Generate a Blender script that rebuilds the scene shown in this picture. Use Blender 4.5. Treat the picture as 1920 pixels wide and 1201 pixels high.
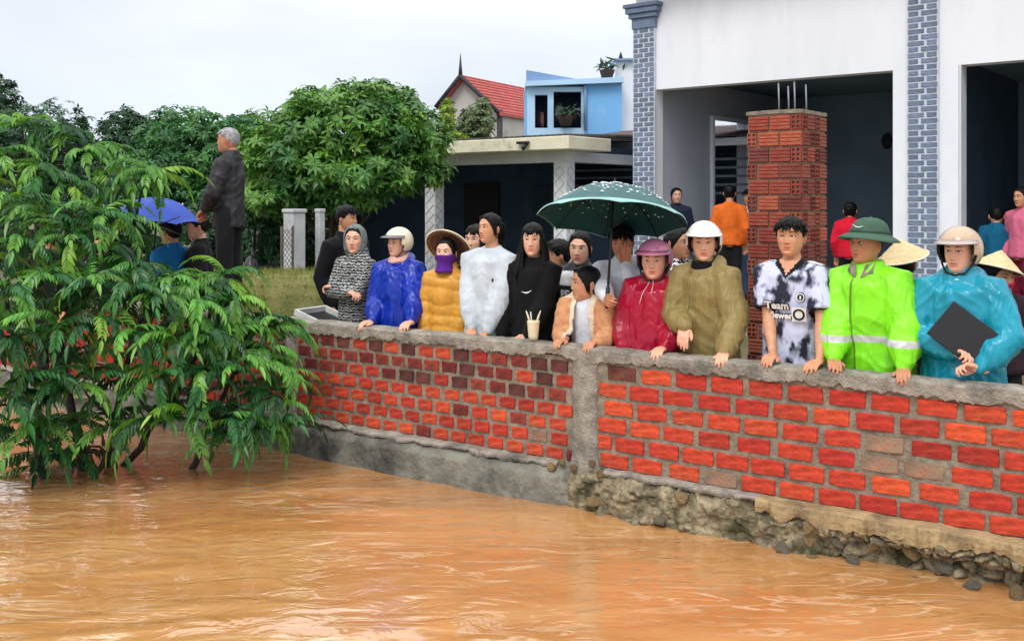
import bpy, bmesh, math, random
import numpy as np
from mathutils import Vector, Matrix, Euler

for o in list(bpy.data.objects):
    bpy.data.objects.remove(o)
scene = bpy.context.scene
C = scene.collection
random.seed(7)
R = math.radians

# ------------------------------------------------------------------ camera, sky, sun, exposure
CAMZ, FOC, HOR = 2.0, 1800.0, 370.0          # metres above the water, focal length and horizon in photo pixels
cam = bpy.data.cameras.new('camera')
cam_o = bpy.data.objects.new('camera', cam)
C.objects.link(cam_o)
cam_o.location = (0, 0, CAMZ)
cam_o.rotation_euler = (R(90), 0, 0)
cam.sensor_width = 36
cam.lens = 36 * FOC / 1920
cam.shift_y = -(600.5 - HOR) / 1920
cam.clip_end = 2000
cam.clip_start = 0.05
scene.camera = cam_o
scene.render.resolution_x, scene.render.resolution_y = 1024, 640

SUN_EL, SUN_AZ = R(52), R(205)               # soft light high behind the camera, a little to the left
world = bpy.data.worlds.new('World')
scene.world = world
world.use_nodes = True
wt = world.node_tree
wt.nodes.clear()
def wn(t, **k):
    n = wt.nodes.new(t)
    for a, b in k.items(): setattr(n, a, b)
    return n
wout = wn('ShaderNodeOutputWorld'); wbg = wn('ShaderNodeBackground')
sky = wn('ShaderNodeTexSky', sky_type='NISHITA', sun_disc=False)
sky.sun_elevation = SUN_EL; sky.sun_rotation = SUN_AZ; sky.dust_density = 3.0
sk = wn('ShaderNodeVectorMath', operation='SCALE'); sk.inputs['Scale'].default_value = 1.0
wt.links.new(sky.outputs[0], sk.inputs[0])
geo = wn('ShaderNodeTexCoord'); sep = wn('ShaderNodeSeparateXYZ')
wt.links.new(geo.outputs['Generated'], sep.inputs[0])
# overcast luminance: a cloud deck, brighter overhead than at the horizon
ramp = wn('ShaderNodeValToRGB')
ramp.color_ramp.elements[0].position = 0.0; ramp.color_ramp.elements[0].color = (0.40, 0.455, 0.53, 1)
ramp.color_ramp.elements[1].position = 1.0; ramp.color_ramp.elements[1].color = (1.0, 1.0, 1.0, 1)
e = ramp.color_ramp.elements.new(0.20); e.color = (0.52, 0.54, 0.57, 1)
wt.links.new(sep.outputs['Z'], ramp.inputs[0])
mp = wn('ShaderNodeMapping'); mp.inputs['Scale'].default_value = (1.6, 1.6, 5.0)
wt.links.new(geo.outputs['Generated'], mp.inputs[0])
cn = wn('ShaderNodeTexNoise'); cn.inputs['Scale'].default_value = 1.6; cn.inputs['Detail'].default_value = 4
wt.links.new(mp.outputs[0], cn.inputs['Vector'])
cmr = wn('ShaderNodeMapRange'); cmr.inputs['From Min'].default_value = 0.3; cmr.inputs['From Max'].default_value = 0.7
cmr.inputs['To Min'].default_value = 0.88; cmr.inputs['To Max'].default_value = 1.14
wt.links.new(cn.outputs[0], cmr.inputs[0])
cl = wn('ShaderNodeVectorMath', operation='SCALE')
wt.links.new(ramp.outputs[0], cl.inputs[0]); wt.links.new(cmr.outputs[0], cl.inputs['Scale'])
c20 = wn('ShaderNodeVectorMath', operation='SCALE'); c20.inputs['Scale'].default_value = 19.2
wt.links.new(cl.outputs[0], c20.inputs[0])
mixs = wn('ShaderNodeMix', data_type='RGBA'); mixs.inputs[0].default_value = 0.93
wt.links.new(sk.outputs[0], mixs.inputs[6]); wt.links.new(c20.outputs[0], mixs.inputs[7])
wt.links.new(mixs.outputs[2], wbg.inputs[0]); wbg.inputs[1].default_value = 0.10
wt.links.new(wbg.outputs[0], wout.inputs[0])

sun = bpy.data.lights.new('sun', 'SUN'); sun.energy = 1.5; sun.angle = R(24); sun.color = (1.0, 0.96, 0.90)
sun_o = bpy.data.objects.new('sun', sun); C.objects.link(sun_o)
sdir = Vector((math.cos(SUN_EL) * math.sin(SUN_AZ), math.cos(SUN_EL) * math.cos(SUN_AZ), math.sin(SUN_EL)))
sun_o.rotation_euler = sdir.to_track_quat('Z', 'Y').to_euler()
sun_o.location = (0, 0, 30)
vs = scene.view_settings
vs.view_transform = 'Standard'; vs.look = 'None'; vs.exposure = 0.0; vs.gamma = 1.0; vs.use_curve_mapping = False
scene.cycles.max_bounces = 6; scene.cycles.diffuse_bounces = 3; scene.cycles.glossy_bounces = 3
scene.cycles.transparent_max_bounces = 6; scene.cycles.transmission_bounces = 3

# ------------------------------------------------------------------ helpers
def at(px, py, Y):
    return Vector(((px - 960) / FOC * Y, Y, CAMZ - (py - HOR) / FOC * Y))
def lin(c):
    if isinstance(c, str):
        c = tuple(int(c[i:i + 2], 16) for i in (0, 2, 4))
    return tuple(((x / 255) / 12.92 if x / 255 <= .04045 else ((x / 255 + .055) / 1.055) ** 2.4) for x in c) + (1,)
def smooth(x, a, b):
    t = np.clip((np.asarray(x, float) - a) / (b - a), 0, 1)
    return t * t * (3 - 2 * t)
def _hash(ix, iy, iz, seed):
    h = (ix * 374761393 + iy * 668265263 + iz * 1274126177 + seed * 1442695041) & 0xFFFFFFFF
    h = ((h ^ (h >> 13)) * 1274126177) & 0xFFFFFFFF
    h = (h ^ (h >> 16)) & 0xFFFF
    return h / 65535.0
def vn(P, seed=0):
    """value noise, -1..1, vectorised"""
    P = np.asarray(P, float)
    i = np.floor(P).astype(np.int64); f = P - i
    f = f * f * (3 - 2 * f)
    r = 0
    for dx in (0, 1):
        for dy in (0, 1):
            for dz in (0, 1):
                w = (f[..., 0] if dx else 1 - f[..., 0]) * (f[..., 1] if dy else 1 - f[..., 1]) * (f[..., 2] if dz else 1 - f[..., 2])
                r = r + w * _hash(i[..., 0] + dx, i[..., 1] + dy, i[..., 2] + dz, seed)
    return r * 2 - 1
def fbm(P, seed=0, octv=3):
    P = np.asarray(P, float); r = 0; a = 1; t = 0
    for k in range(octv):
        r = r + a * vn(P * (2 ** k), seed + k * 17); t += a; a *= .5
    return r / t

class MB:
    def __init__(s):
        s.v = []; s.f = []; s.m = []; s.c = []; s.n = 0
    def add(s, V, F, mi=0, col=(1, 1, 1)):
        V = np.asarray(V, float).reshape(-1, 3)
        o = s.n
        s.v.append(V); s.n += len(V)
        s.f += [tuple(int(i) + o for i in q) for q in F]
        s.m += [mi] * len(F)
        c = np.asarray(col, float)
        s.c.append(np.broadcast_to(c, (len(V), 3)) if c.ndim == 1 else c)
        return s
    def box(s, c, d, M=None, mi=0):
        x, y, z = (k / 2 for k in d)
        V = np.array([(-x, -y, -z), (x, -y, -z), (x, y, -z), (-x, y, -z), (-x, -y, z), (x, -y, z), (x, y, z), (-x, y, z)])
        V = V + np.asarray(c)
        if M is not None: V = V @ np.array(M.to_3x3()).T + np.array(M.translation if len(M) == 4 else (0, 0, 0))
        return s.add(V, [(0, 3, 2, 1), (4, 5, 6, 7), (0, 1, 5, 4), (1, 2, 6, 5), (2, 3, 7, 6), (3, 0, 4, 7)], mi)
    def loft(s, rings, mi=0, cap=True, col=(1, 1, 1)):
        n = len(rings[0]); V = np.concatenate([np.asarray(r, float) for r in rings]); F = []
        for i in range(len(rings) - 1):
            for j in range(n):
                k = (j + 1) % n
                F.append((i * n + j, i * n + k, (i + 1) * n + k, (i + 1) * n + j))
        if cap:
            F.append(tuple(range(n))[::-1]); F.append(tuple(range((len(rings) - 1) * n, len(rings) * n)))
        return s.add(V, F, mi, col)
    def tube(s, pts, rad, n=8, mi=0, cap=True, flat=1.0, round_ends=False):
        pts = [np.asarray(p, float) for p in pts]
        if not hasattr(rad, '__len__'): rad = [rad] * len(pts)
        rad = list(rad)
        if round_ends:
            d0 = pts[0] - pts[1]; d0 = d0 / (np.linalg.norm(d0) + 1e-9)
            d1 = pts[-1] - pts[-2]; d1 = d1 / (np.linalg.norm(d1) + 1e-9)
            a, b = rad[0], rad[-1]
            pts = [pts[0] + d0 * a * .96, pts[0] + d0 * a * .7] + pts + [pts[-1] + d1 * b * .7, pts[-1] + d1 * b * .96]
            rad = [a * .25, a * .71] + rad + [b * .71, b * .25]
        rings = []; up = None
        for i, p in enumerate(pts):
            t = pts[min(i + 1, len(pts) - 1)] - pts[max(i - 1, 0)]
            t = t / (np.linalg.norm(t) + 1e-9)
            if up is None:
                up = np.array((0, 0, 1.)) if abs(t[2]) < .9 else np.array((0, 1., 0))
            x = np.cross(up, t); x /= np.linalg.norm(x) + 1e-9
            y = np.cross(t, x); up = y
            rings.append([p + rad[i] * (math.cos(a) * x + flat * math.sin(a) * y) for a in np.linspace(0, 2 * math.pi, n, endpoint=False)])
        return s.loft(rings, mi, cap)
    def ell(s, c, r, nu=12, nv=8, M=None, mi=0, col=(1, 1, 1)):
        rings = []
        for i in range(nv + 1):
            ph = -math.pi / 2 + math.pi * (i + .02) / (nv + .04)
            rings.append([(r[0] * math.cos(ph) * math.cos(a), r[1] * math.cos(ph) * math.sin(a), r[2] * math.sin(ph)) for a in np.linspace(0, 2 * math.pi, nu, endpoint=False)])
        rings = [np.asarray(q) for q in rings]
        if M is not None: rings = [q @ np.array(M.to_3x3()).T for q in rings]
        return s.loft([q + np.asarray(c) for q in rings], mi, True, col)
    def merge(s, o, M=None, mi=None):
        V = np.concatenate(o.v)
        if M is not None:
            V = V @ np.array(M.to_3x3()).T + np.array(M.translation)
        off = s.n
        s.v.append(V); s.n += len(V); s.f += [tuple(i + off for i in q) for q in o.f]
        s.m += o.m if mi is None else [mi] * len(o.m)
        s.c += [np.concatenate(o.c)]
        return s
    def mesh(s, name, mats, sm=True, colors=False):
        me = bpy.data.meshes.new(name)
        V = np.concatenate(s.v)
        me.from_pydata(V.tolist(), [], s.f)
        for m in (mats if isinstance(mats, (list, tuple)) else [mats]): me.materials.append(m)
        me.polygons.foreach_set('material_index', s.m)
        me.polygons.foreach_set('use_smooth', [sm] * len(s.f))
        if colors:
            a = me.color_attributes.new('tint', 'FLOAT_COLOR', 'POINT')
            cc = np.concatenate([np.concatenate(s.c), np.ones((len(V), 1))], 1)
            a.data.foreach_set('color', cc.ravel().astype(np.float32))
        me.update()
        return me
    def build(s, name, mats, parent=None, sm=True, colors=False):
        return link(name, s.mesh(name, mats, sm, colors), parent)

def link(name, me, parent=None, M=None):
    o = bpy.data.objects.new(name, me); C.objects.link(o)
    if parent: o.parent = parent
    if M is not None: o.matrix_local = M
    return o
def tag(o, label=None, cat=None, group=None, kind=None):
    if label: o['label'] = label
    if cat: o['category'] = cat
    if group: o['group'] = group
    if kind: o['kind'] = kind
    return o
def empty(name, loc=(0, 0, 0), rz=0.0):
    o = bpy.data.objects.new(name, None); C.objects.link(o)
    o.location = loc; o.rotation_euler = (0, 0, rz); o.empty_display_size = .2
    return o
def bevel(o, w=.01, seg=2):
    m = o.modifiers.new('bevel', 'BEVEL'); m.width = w; m.segments = seg; m.limit_method = 'ANGLE'
    return o
def remesh(mb, voxel, it=4):
    me = mb.mesh('tmp', [], True)
    o = bpy.data.objects.new('tmp', me); C.objects.link(o)
    m = o.modifiers.new('r', 'REMESH'); m.mode = 'VOXEL'; m.voxel_size = voxel; m.use_smooth_shade = True
    if it:
        q = o.modifiers.new('s', 'SMOOTH'); q.factor = .5; q.iterations = it
    dg = bpy.context.evaluated_depsgraph_get()
    out = bpy.data.meshes.new_from_object(o.evaluated_get(dg))
    bpy.data.objects.remove(o); bpy.data.meshes.remove(me)
    return out
def mesh_np(me):
    V = np.empty(len(me.vertices) * 3); me.vertices.foreach_get('co', V)
    N = np.empty(len(me.vertices) * 3); me.vertices.foreach_get('normal', N)
    return V.reshape(-1, 3), N.reshape(-1, 3)
def mesh_set(me, V):
    me.vertices.foreach_set('co', np.asarray(V, np.float64).ravel()); me.update()

# ------------------------------------------------------------------ materials
MATS = {}
def mat(name, col, rough=.7, var=.18, vscale=6, bump=.0, bscale=30, spec=.5, col2=None, mixs=None, coord='Object',
        metal=0, sheen=0, coat=0, tint=False, rnd=0.0, stretch=None, detail=5, dirt=None, trans=0, sss=0, subcol=None):
    if name in MATS: return MATS[name]
    m = bpy.data.materials.new(name); m.use_nodes = True; MATS[name] = m
    nt = m.node_tree; N = nt.nodes; L = nt.links
    b = N['Principled BSDF']
    tc = N.new('ShaderNodeTexCoord'); src = tc.outputs[coord]
    if stretch:
        mp = N.new('ShaderNodeMapping'); mp.inputs['Scale'].default_value = stretch
        L.new(src, mp.inputs[0]); src = mp.outputs[0]
    nz = N.new('ShaderNodeTexNoise'); nz.inputs['Scale'].default_value = vscale; nz.inputs['Detail'].default_value = detail
    L.new(src, nz.inputs['Vector'])
    r = N.new('ShaderNodeValToRGB')
    c = lin(col); c2 = lin(col2) if col2 else None
    lo, hi = (mixs or (.35, .65))
    r.color_ramp.elements[0].position = lo; r.color_ramp.elements[1].position = hi
    if c2: r.color_ramp.elements[0].color = c; r.color_ramp.elements[1].color = c2
    else:
        r.color_ramp.elements[0].color = tuple(k * (1 - var) for k in c[:3]) + (1,)
        r.color_ramp.elements[1].color = tuple(min(1, k * (1 + var)) for k in c[:3]) + (1,)
    L.new(nz.outputs[0], r.inputs[0]); cs = r.outputs[0]
    if dirt:                                   # (colour, scale, low, high): stains with a shape of their own
        nd = N.new('ShaderNodeTexNoise'); nd.inputs['Scale'].default_value = dirt[1]; nd.inputs['Detail'].default_value = 7
        nd.inputs['Roughness'].default_value = .65
        L.new(src, nd.inputs['Vector'])
        mr = N.new('ShaderNodeMapRange'); mr.inputs[1].default_value = dirt[2]; mr.inputs[2].default_value = dirt[3]
        L.new(nd.outputs[0], mr.inputs[0])
        mx = N.new('ShaderNodeMix'); mx.data_type = 'RGBA'
        L.new(mr.outputs[0], mx.inputs[0]); L.new(cs, mx.inputs[6]); mx.inputs[7].default_value = lin(dirt[0]); cs = mx.outputs[2]
    if rnd:
        oi = N.new('ShaderNodeObjectInfo'); mr = N.new('ShaderNodeMapRange')
        mr.inputs[3].default_value = 1 - rnd; mr.inputs[4].default_value = 1 + rnd
        L.new(oi.outputs['Random'], mr.inputs[0])
        hs = N.new('ShaderNodeHueSaturation'); L.new(cs, hs.inputs['Color']); L.new(mr.outputs[0], hs.inputs['Value'])
        m2 = N.new('ShaderNodeMath'); m2.operation = 'MULTIPLY_ADD'
        L.new(oi.outputs['Random'], m2.inputs[0]); m2.inputs[1].default_value = .012; m2.inputs[2].default_value = .494
        L.new(m2.outputs[0], hs.inputs['Hue'])
        cs = hs.outputs[0]
    if tint:
        at_ = N.new('ShaderNodeAttribute'); at_.attribute_name = 'tint'
        mx = N.new('ShaderNodeMix'); mx.data_type = 'RGBA'; mx.blend_type = 'MULTIPLY'; mx.inputs[0].default_value = 1
        L.new(cs, mx.inputs[6]); L.new(at_.outputs['Color'], mx.inputs[7]); cs = mx.outputs[2]
    L.new(cs, b.inputs['Base Color'])
    b.inputs['Roughness'].default_value = rough
    b.inputs['Specular IOR Level'].default_value = spec
    b.inputs['Metallic'].default_value = metal
    if coat: b.inputs['Coat Weight'].default_value = coat; b.inputs['Coat Roughness'].default_value = .15
    if sheen: b.inputs['Sheen Weight'].default_value = sheen
    if sss:
        b.inputs['Subsurface Weight'].default_value = sss; b.inputs['Subsurface Scale'].default_value = .01
        b.inputs['Subsurface Radius'].default_value = (1, .35, .2)
    if bump:
        nb = N.new('ShaderNodeTexNoise'); nb.inputs['Scale'].default_value = bscale; nb.inputs['Detail'].default_value = 6
        L.new(src, nb.inputs['Vector'])
        bp = N.new('ShaderNodeBump'); bp.inputs['Strength'].default_value = 1; bp.inputs['Distance'].default_value = bump
        L.new(nb.outputs[0], bp.inputs['Height']); L.new(bp.outputs[0], b.inputs['Normal'])
    if trans:
        tr = N.new('ShaderNodeBsdfTranslucent'); L.new(cs, tr.inputs[0])
        ms = N.new('ShaderNodeMixShader'); ms.inputs[0].default_value = trans
        L.new(b.outputs[0], ms.inputs[1]); L.new(tr.outputs[0], ms.inputs[2]); L.new(ms.outputs[0], N['Material Output'].inputs[0])
    return m

# ------------------------------------------------------------------ wall frame: s along the wall to the right, o outwards to the water
W0 = np.array((-1.70, 7.63)); WA = np.array((.842, -.5395)); WN = np.array((-.5395, -.842))
WA /= np.linalg.norm(WA); WN /= np.linalg.norm(WN)
CAP = 1.025; GROUND = .20
def wpt(s, o, z):
    p = W0 + WA * s + WN * o
    return (p[0], p[1], z)
def s_of(px, off=0.0):
    u = (px - 960) / FOC; B = W0 + WN * off
    return (B[1] * u - B[0]) / (WA[0] - WA[1] * u)
WM = Matrix(((WA[0], -WN[0], 0, W0[0]), (WA[1], -WN[1], 0, W0[1]), (0, 0, 1, 0), (0, 0, 0, 1)))   # local x = s, y = inwards

# ------------------------------------------------------------------ water
def water():
    xs = np.concatenate([-np.geomspace(60, 8.2, 14), np.arange(-8, 8.01, .05), np.geomspace(8.2, 60, 14)])
    ys = np.concatenate([np.linspace(-30, 2.4, 8), 2.6 + np.cumsum(np.linspace(.028, .06, 190)), np.geomspace(11.3, 80, 12)])
    X, Y = np.meshgrid(xs, ys); P = np.stack([X, Y, 0 * X], -1)
    ang = R(-14); ca, sa = math.cos(ang), math.sin(ang)
    U = X * ca - Y * sa; V = X * sa + Y * ca
    w1 = vn(np.stack([U * .5 + .3 * vn(P * .7, 3), V * 1.5, 0 * X], -1), 11) * .010
    warp = vn(P * 1.3, 5) * .6
    w2 = (1 - np.abs(vn(np.stack([U * 1.1 + warp, V * 4.4 + warp * 1.6, 0 * X], -1), 21)))**3 * .012
    w3 = (1 - np.abs(vn(np.stack([U * 2.6 + warp, V * 10.0, 0 * X + 3], -1), 31)))**2 * .0035
    fade = smooth(Y, 2.4, 3.0) * (1 - smooth(Y, 9.5, 11.5)) * smooth(8.2 - np.abs(X), 0, .6)
    act = .45 + .55 * smooth(fbm(P * .55, 77, 2), -.25, .35)
    act = act * (.35 + .65 * smooth(-X, -1.2, .8))
    Z = (w1 + (w2 + w3) * act) * fade
    nx, ny = len(xs), len(ys); Vv = np.stack([X, Y, Z], -1).reshape(-1, 3)
    F = [(j * nx + i, j * nx + i + 1, (j + 1) * nx + i + 1, (j + 1) * nx + i) for j in range(ny - 1) for i in range(nx - 1)]
    m = bpy.data.materials.new('muddy_water'); m.use_nodes = True; nt = m.node_tree; N = nt.nodes; L = nt.links
    b = N['Principled BSDF']; tc = N.new('ShaderNodeTexCoord'); mp = N.new('ShaderNodeMapping')
    mp.inputs['Rotation'].default_value = (0, 0, R(-14)); mp.inputs['Scale'].default_value = (.5, 2.0, 1)
    L.new(tc.outputs['Object'], mp.inputs[0])
    nz = N.new('ShaderNodeTexNoise'); nz.inputs['Scale'].default_value = 1.1; nz.inputs['Detail'].default_value = 6; nz.inputs['Distortion'].default_value = .8
    L.new(mp.outputs[0], nz.inputs['Vector'])
    r = N.new('ShaderNodeValToRGB'); r.color_ramp.elements[0].position = .3; r.color_ramp.elements[1].position = .72
    r.color_ramp.elements[0].color = lin((182, 124, 68)); r.color_ramp.elements[1].color = lin((208, 156, 100))
    L.new(nz.outputs[0], r.inputs[0])
    # thin pale lines drawn out along the current
    mp2 = N.new('ShaderNodeMapping'); mp2.inputs['Rotation'].default_value = (0, 0, R(-14)); mp2.inputs['Scale'].default_value = (.55, 3.6, 1)
    L.new(tc.outputs['Object'], mp2.inputs[0])
    nf = N.new('ShaderNodeTexNoise'); nf.inputs['Scale'].default_value = 1.5; nf.inputs['Detail'].default_value = 5; nf.inputs['Distortion'].default_value = 1.6
    L.new(mp2.outputs[0], nf.inputs['Vector'])
    ab = N.new('ShaderNodeMath'); ab.operation = 'SUBTRACT'; ab.inputs[1].default_value = .5; L.new(nf.outputs[0], ab.inputs[0])
    ab2 = N.new('ShaderNodeMath'); ab2.operation = 'ABSOLUTE'; L.new(ab.outputs[0], ab2.inputs[0])
    mr = N.new('ShaderNodeMapRange'); mr.inputs[1].default_value = .028; mr.inputs[2].default_value = .0; L.new(ab2.outputs[0], mr.inputs[0])
    nk = N.new('ShaderNodeTexNoise'); nk.inputs['Scale'].default_value = .9; nk.inputs['Detail'].default_value = 3; L.new(tc.outputs['Object'], nk.inputs['Vector'])
    mk = N.new('ShaderNodeMapRange'); mk.inputs[1].default_value = .40; mk.inputs[2].default_value = .62; mk.inputs[4].default_value = .8; L.new(nk.outputs[0], mk.inputs[0])
    mu = N.new('ShaderNodeMath'); mu.operation = 'MULTIPLY'; L.new(mr.outputs[0], mu.inputs[0]); L.new(mk.outputs[0], mu.inputs[1])
    mx = N.new('ShaderNodeMix'); mx.data_type = 'RGBA'; L.new(mu.outputs[0], mx.inputs[0]); L.new(r.outputs[0], mx.inputs[6]); mx.inputs[7].default_value = lin((238, 208, 172))
    L.new(mx.outputs[2], b.inputs['Base Color'])
    b.inputs['Roughness'].default_value = .10; b.inputs['IOR'].default_value = 1.42; b.inputs['Specular IOR Level'].default_value = 1.0
    b.inputs['Coat Weight'].default_value = 1.0; b.inputs['Coat IOR'].default_value = 1.75; b.inputs['Coat Roughness'].default_value = .07
    mp3 = N.new('ShaderNodeMapping'); mp3.inputs['Rotation'].default_value = (0, 0, R(-14)); mp3.inputs['Scale'].default_value = (1, 2.0, 1); L.new(tc.outputs['Object'], mp3.inputs[0])
    nb = N.new('ShaderNodeTexNoise'); nb.inputs['Scale'].default_value = 3.2; nb.inputs['Detail'].default_value = 3.0; nb.inputs['Distortion'].default_value = 1.2
    L.new(mp3.outputs[0], nb.inputs['Vector'])
    bp = N.new('ShaderNodeBump'); bp.inputs['Distance'].default_value = .010; bp.inputs['Strength'].default_value = 1.0
    L.new(nb.outputs[0], bp.inputs['Height']); L.new(bp.outputs[0], b.inputs['Normal']); L.new(bp.outputs[0], b.inputs['Coat Normal'])
    tag(MB().add(Vv, F).build('water', m), kind='structure')
water()

# ------------------------------------------------------------------ ground behind the wall
def ground():
    ss = np.concatenate([-np.geomspace(150, 9, 10), np.arange(-8.5, 9.1, .5), np.geomspace(10, 150, 10)])
    oo = np.concatenate([[.06], np.arange(.5, 12, .5), np.geomspace(12.5, 260, 14)])
    S, O = np.meshgrid(ss, oo)
    V = np.stack([W0[0] + WA[0] * S - WN[0] * O, W0[1] + WA[1] * S - WN[1] * O, GROUND + 0 * S], -1)
    V[..., 2] += .025 * fbm(V * 1.1, 9) * smooth(O, .3, 1)
    n = len(ss)
    F = [(j * n + i, j * n + i + 1, (j + 1) * n + i + 1, (j + 1) * n + i) for j in range(len(oo) - 1) for i in range(n - 1)]
    m = mat('wet_soil', (112, 96, 74), .8, vscale=1.5, col2=(86, 92, 52), bump=.02, bscale=25)
    tag(MB().add(V.reshape(-1, 3), F).build('ground', m), kind='structure')
ground()

# ------------------------------------------------------------------ brick wall on the river edge
M_MORTAR = mat('mortar', (138, 128, 112), .95, var=.25, vscale=18, bump=.012, bscale=60, dirt=((96, 92, 84), 5, .5, .7))
M_CONC = mat('cap_concrete', (156, 149, 138), .92, var=.25, vscale=14, bump=.016, bscale=70, dirt=((96, 94, 88), 4, .5, .68))
M_BRICKS = [mat('brick_orange', (198, 66, 40), .88, var=.3, vscale=14, stretch=(1, 1, 3.5), bump=.006, bscale=70, rnd=.2, dirt=((156, 112, 90), 9, .56, .74)),
            mat('brick_red', (180, 60, 38), .88, var=.32, vscale=14, stretch=(1, 1, 3.5), bump=.006, bscale=70, rnd=.25, dirt=((146, 112, 92), 6, .55, .78))]
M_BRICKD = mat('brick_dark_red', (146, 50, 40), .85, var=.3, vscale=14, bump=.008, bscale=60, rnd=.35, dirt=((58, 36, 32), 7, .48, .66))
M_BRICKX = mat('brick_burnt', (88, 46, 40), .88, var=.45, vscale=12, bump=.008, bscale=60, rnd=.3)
M_BRICKM = mat('brick_muddy', (142, 116, 96), .9, var=.2, vscale=9, bump=.008, bscale=60, rnd=.15, dirt=((168, 84, 60), 6, .55, .7))
def brick_mesh(name, l, h, d, seed, m):
    rng = np.random.RandomState(seed)
    mb = MB()
    nx, nz = 4, 3
    xs = np.linspace(-l / 2, l / 2, nx); zs = np.linspace(-h / 2, h / 2, nz)
    V = []; F = []
    for yy in (-d / 2, -d / 2 + .012, d / 2):
        for z in zs:
            for x in xs:
                j = rng.uniform(-.0035, .0035, 3)
                k = .9 if yy == -d / 2 else 1
                fx = .0045 * np.sign(x) * (abs(x) > l * .4) * (yy == -d / 2); fz = .0045 * np.sign(z) * (abs(z) > h * .4) * (yy == -d / 2)
                V.append((x + j[0] - fx, yy + (j[1] * .8 if yy == -d / 2 else 0), z + j[2] - fz))
    q = nx * nz
    for z in range(nz - 1):
        for x in range(nx - 1):
            a = z * nx + x; F.append((a, a + 1, a + nx + 1, a + nx))
    for l_ in range(2):
        o = l_ * q
        for x in range(nx - 1):
            F.append((o + x, o + q + x, o + q + x + 1, o + x + 1))
            t = (nz - 1) * nx + x; F.append((o + t, o + t + 1, o + q + t + 1, o + q + t))
        for z in range(nz - 1):
            a = z * nx; F.append((o + a, o + a + nx, o + q + a + nx, o + q + a))
            t = z * nx + nx - 1; F.append((o + t, o + q + t, o + q + t + nx, o + t + nx))
    return mb.add(V, F).mesh(name, m, False)

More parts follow.
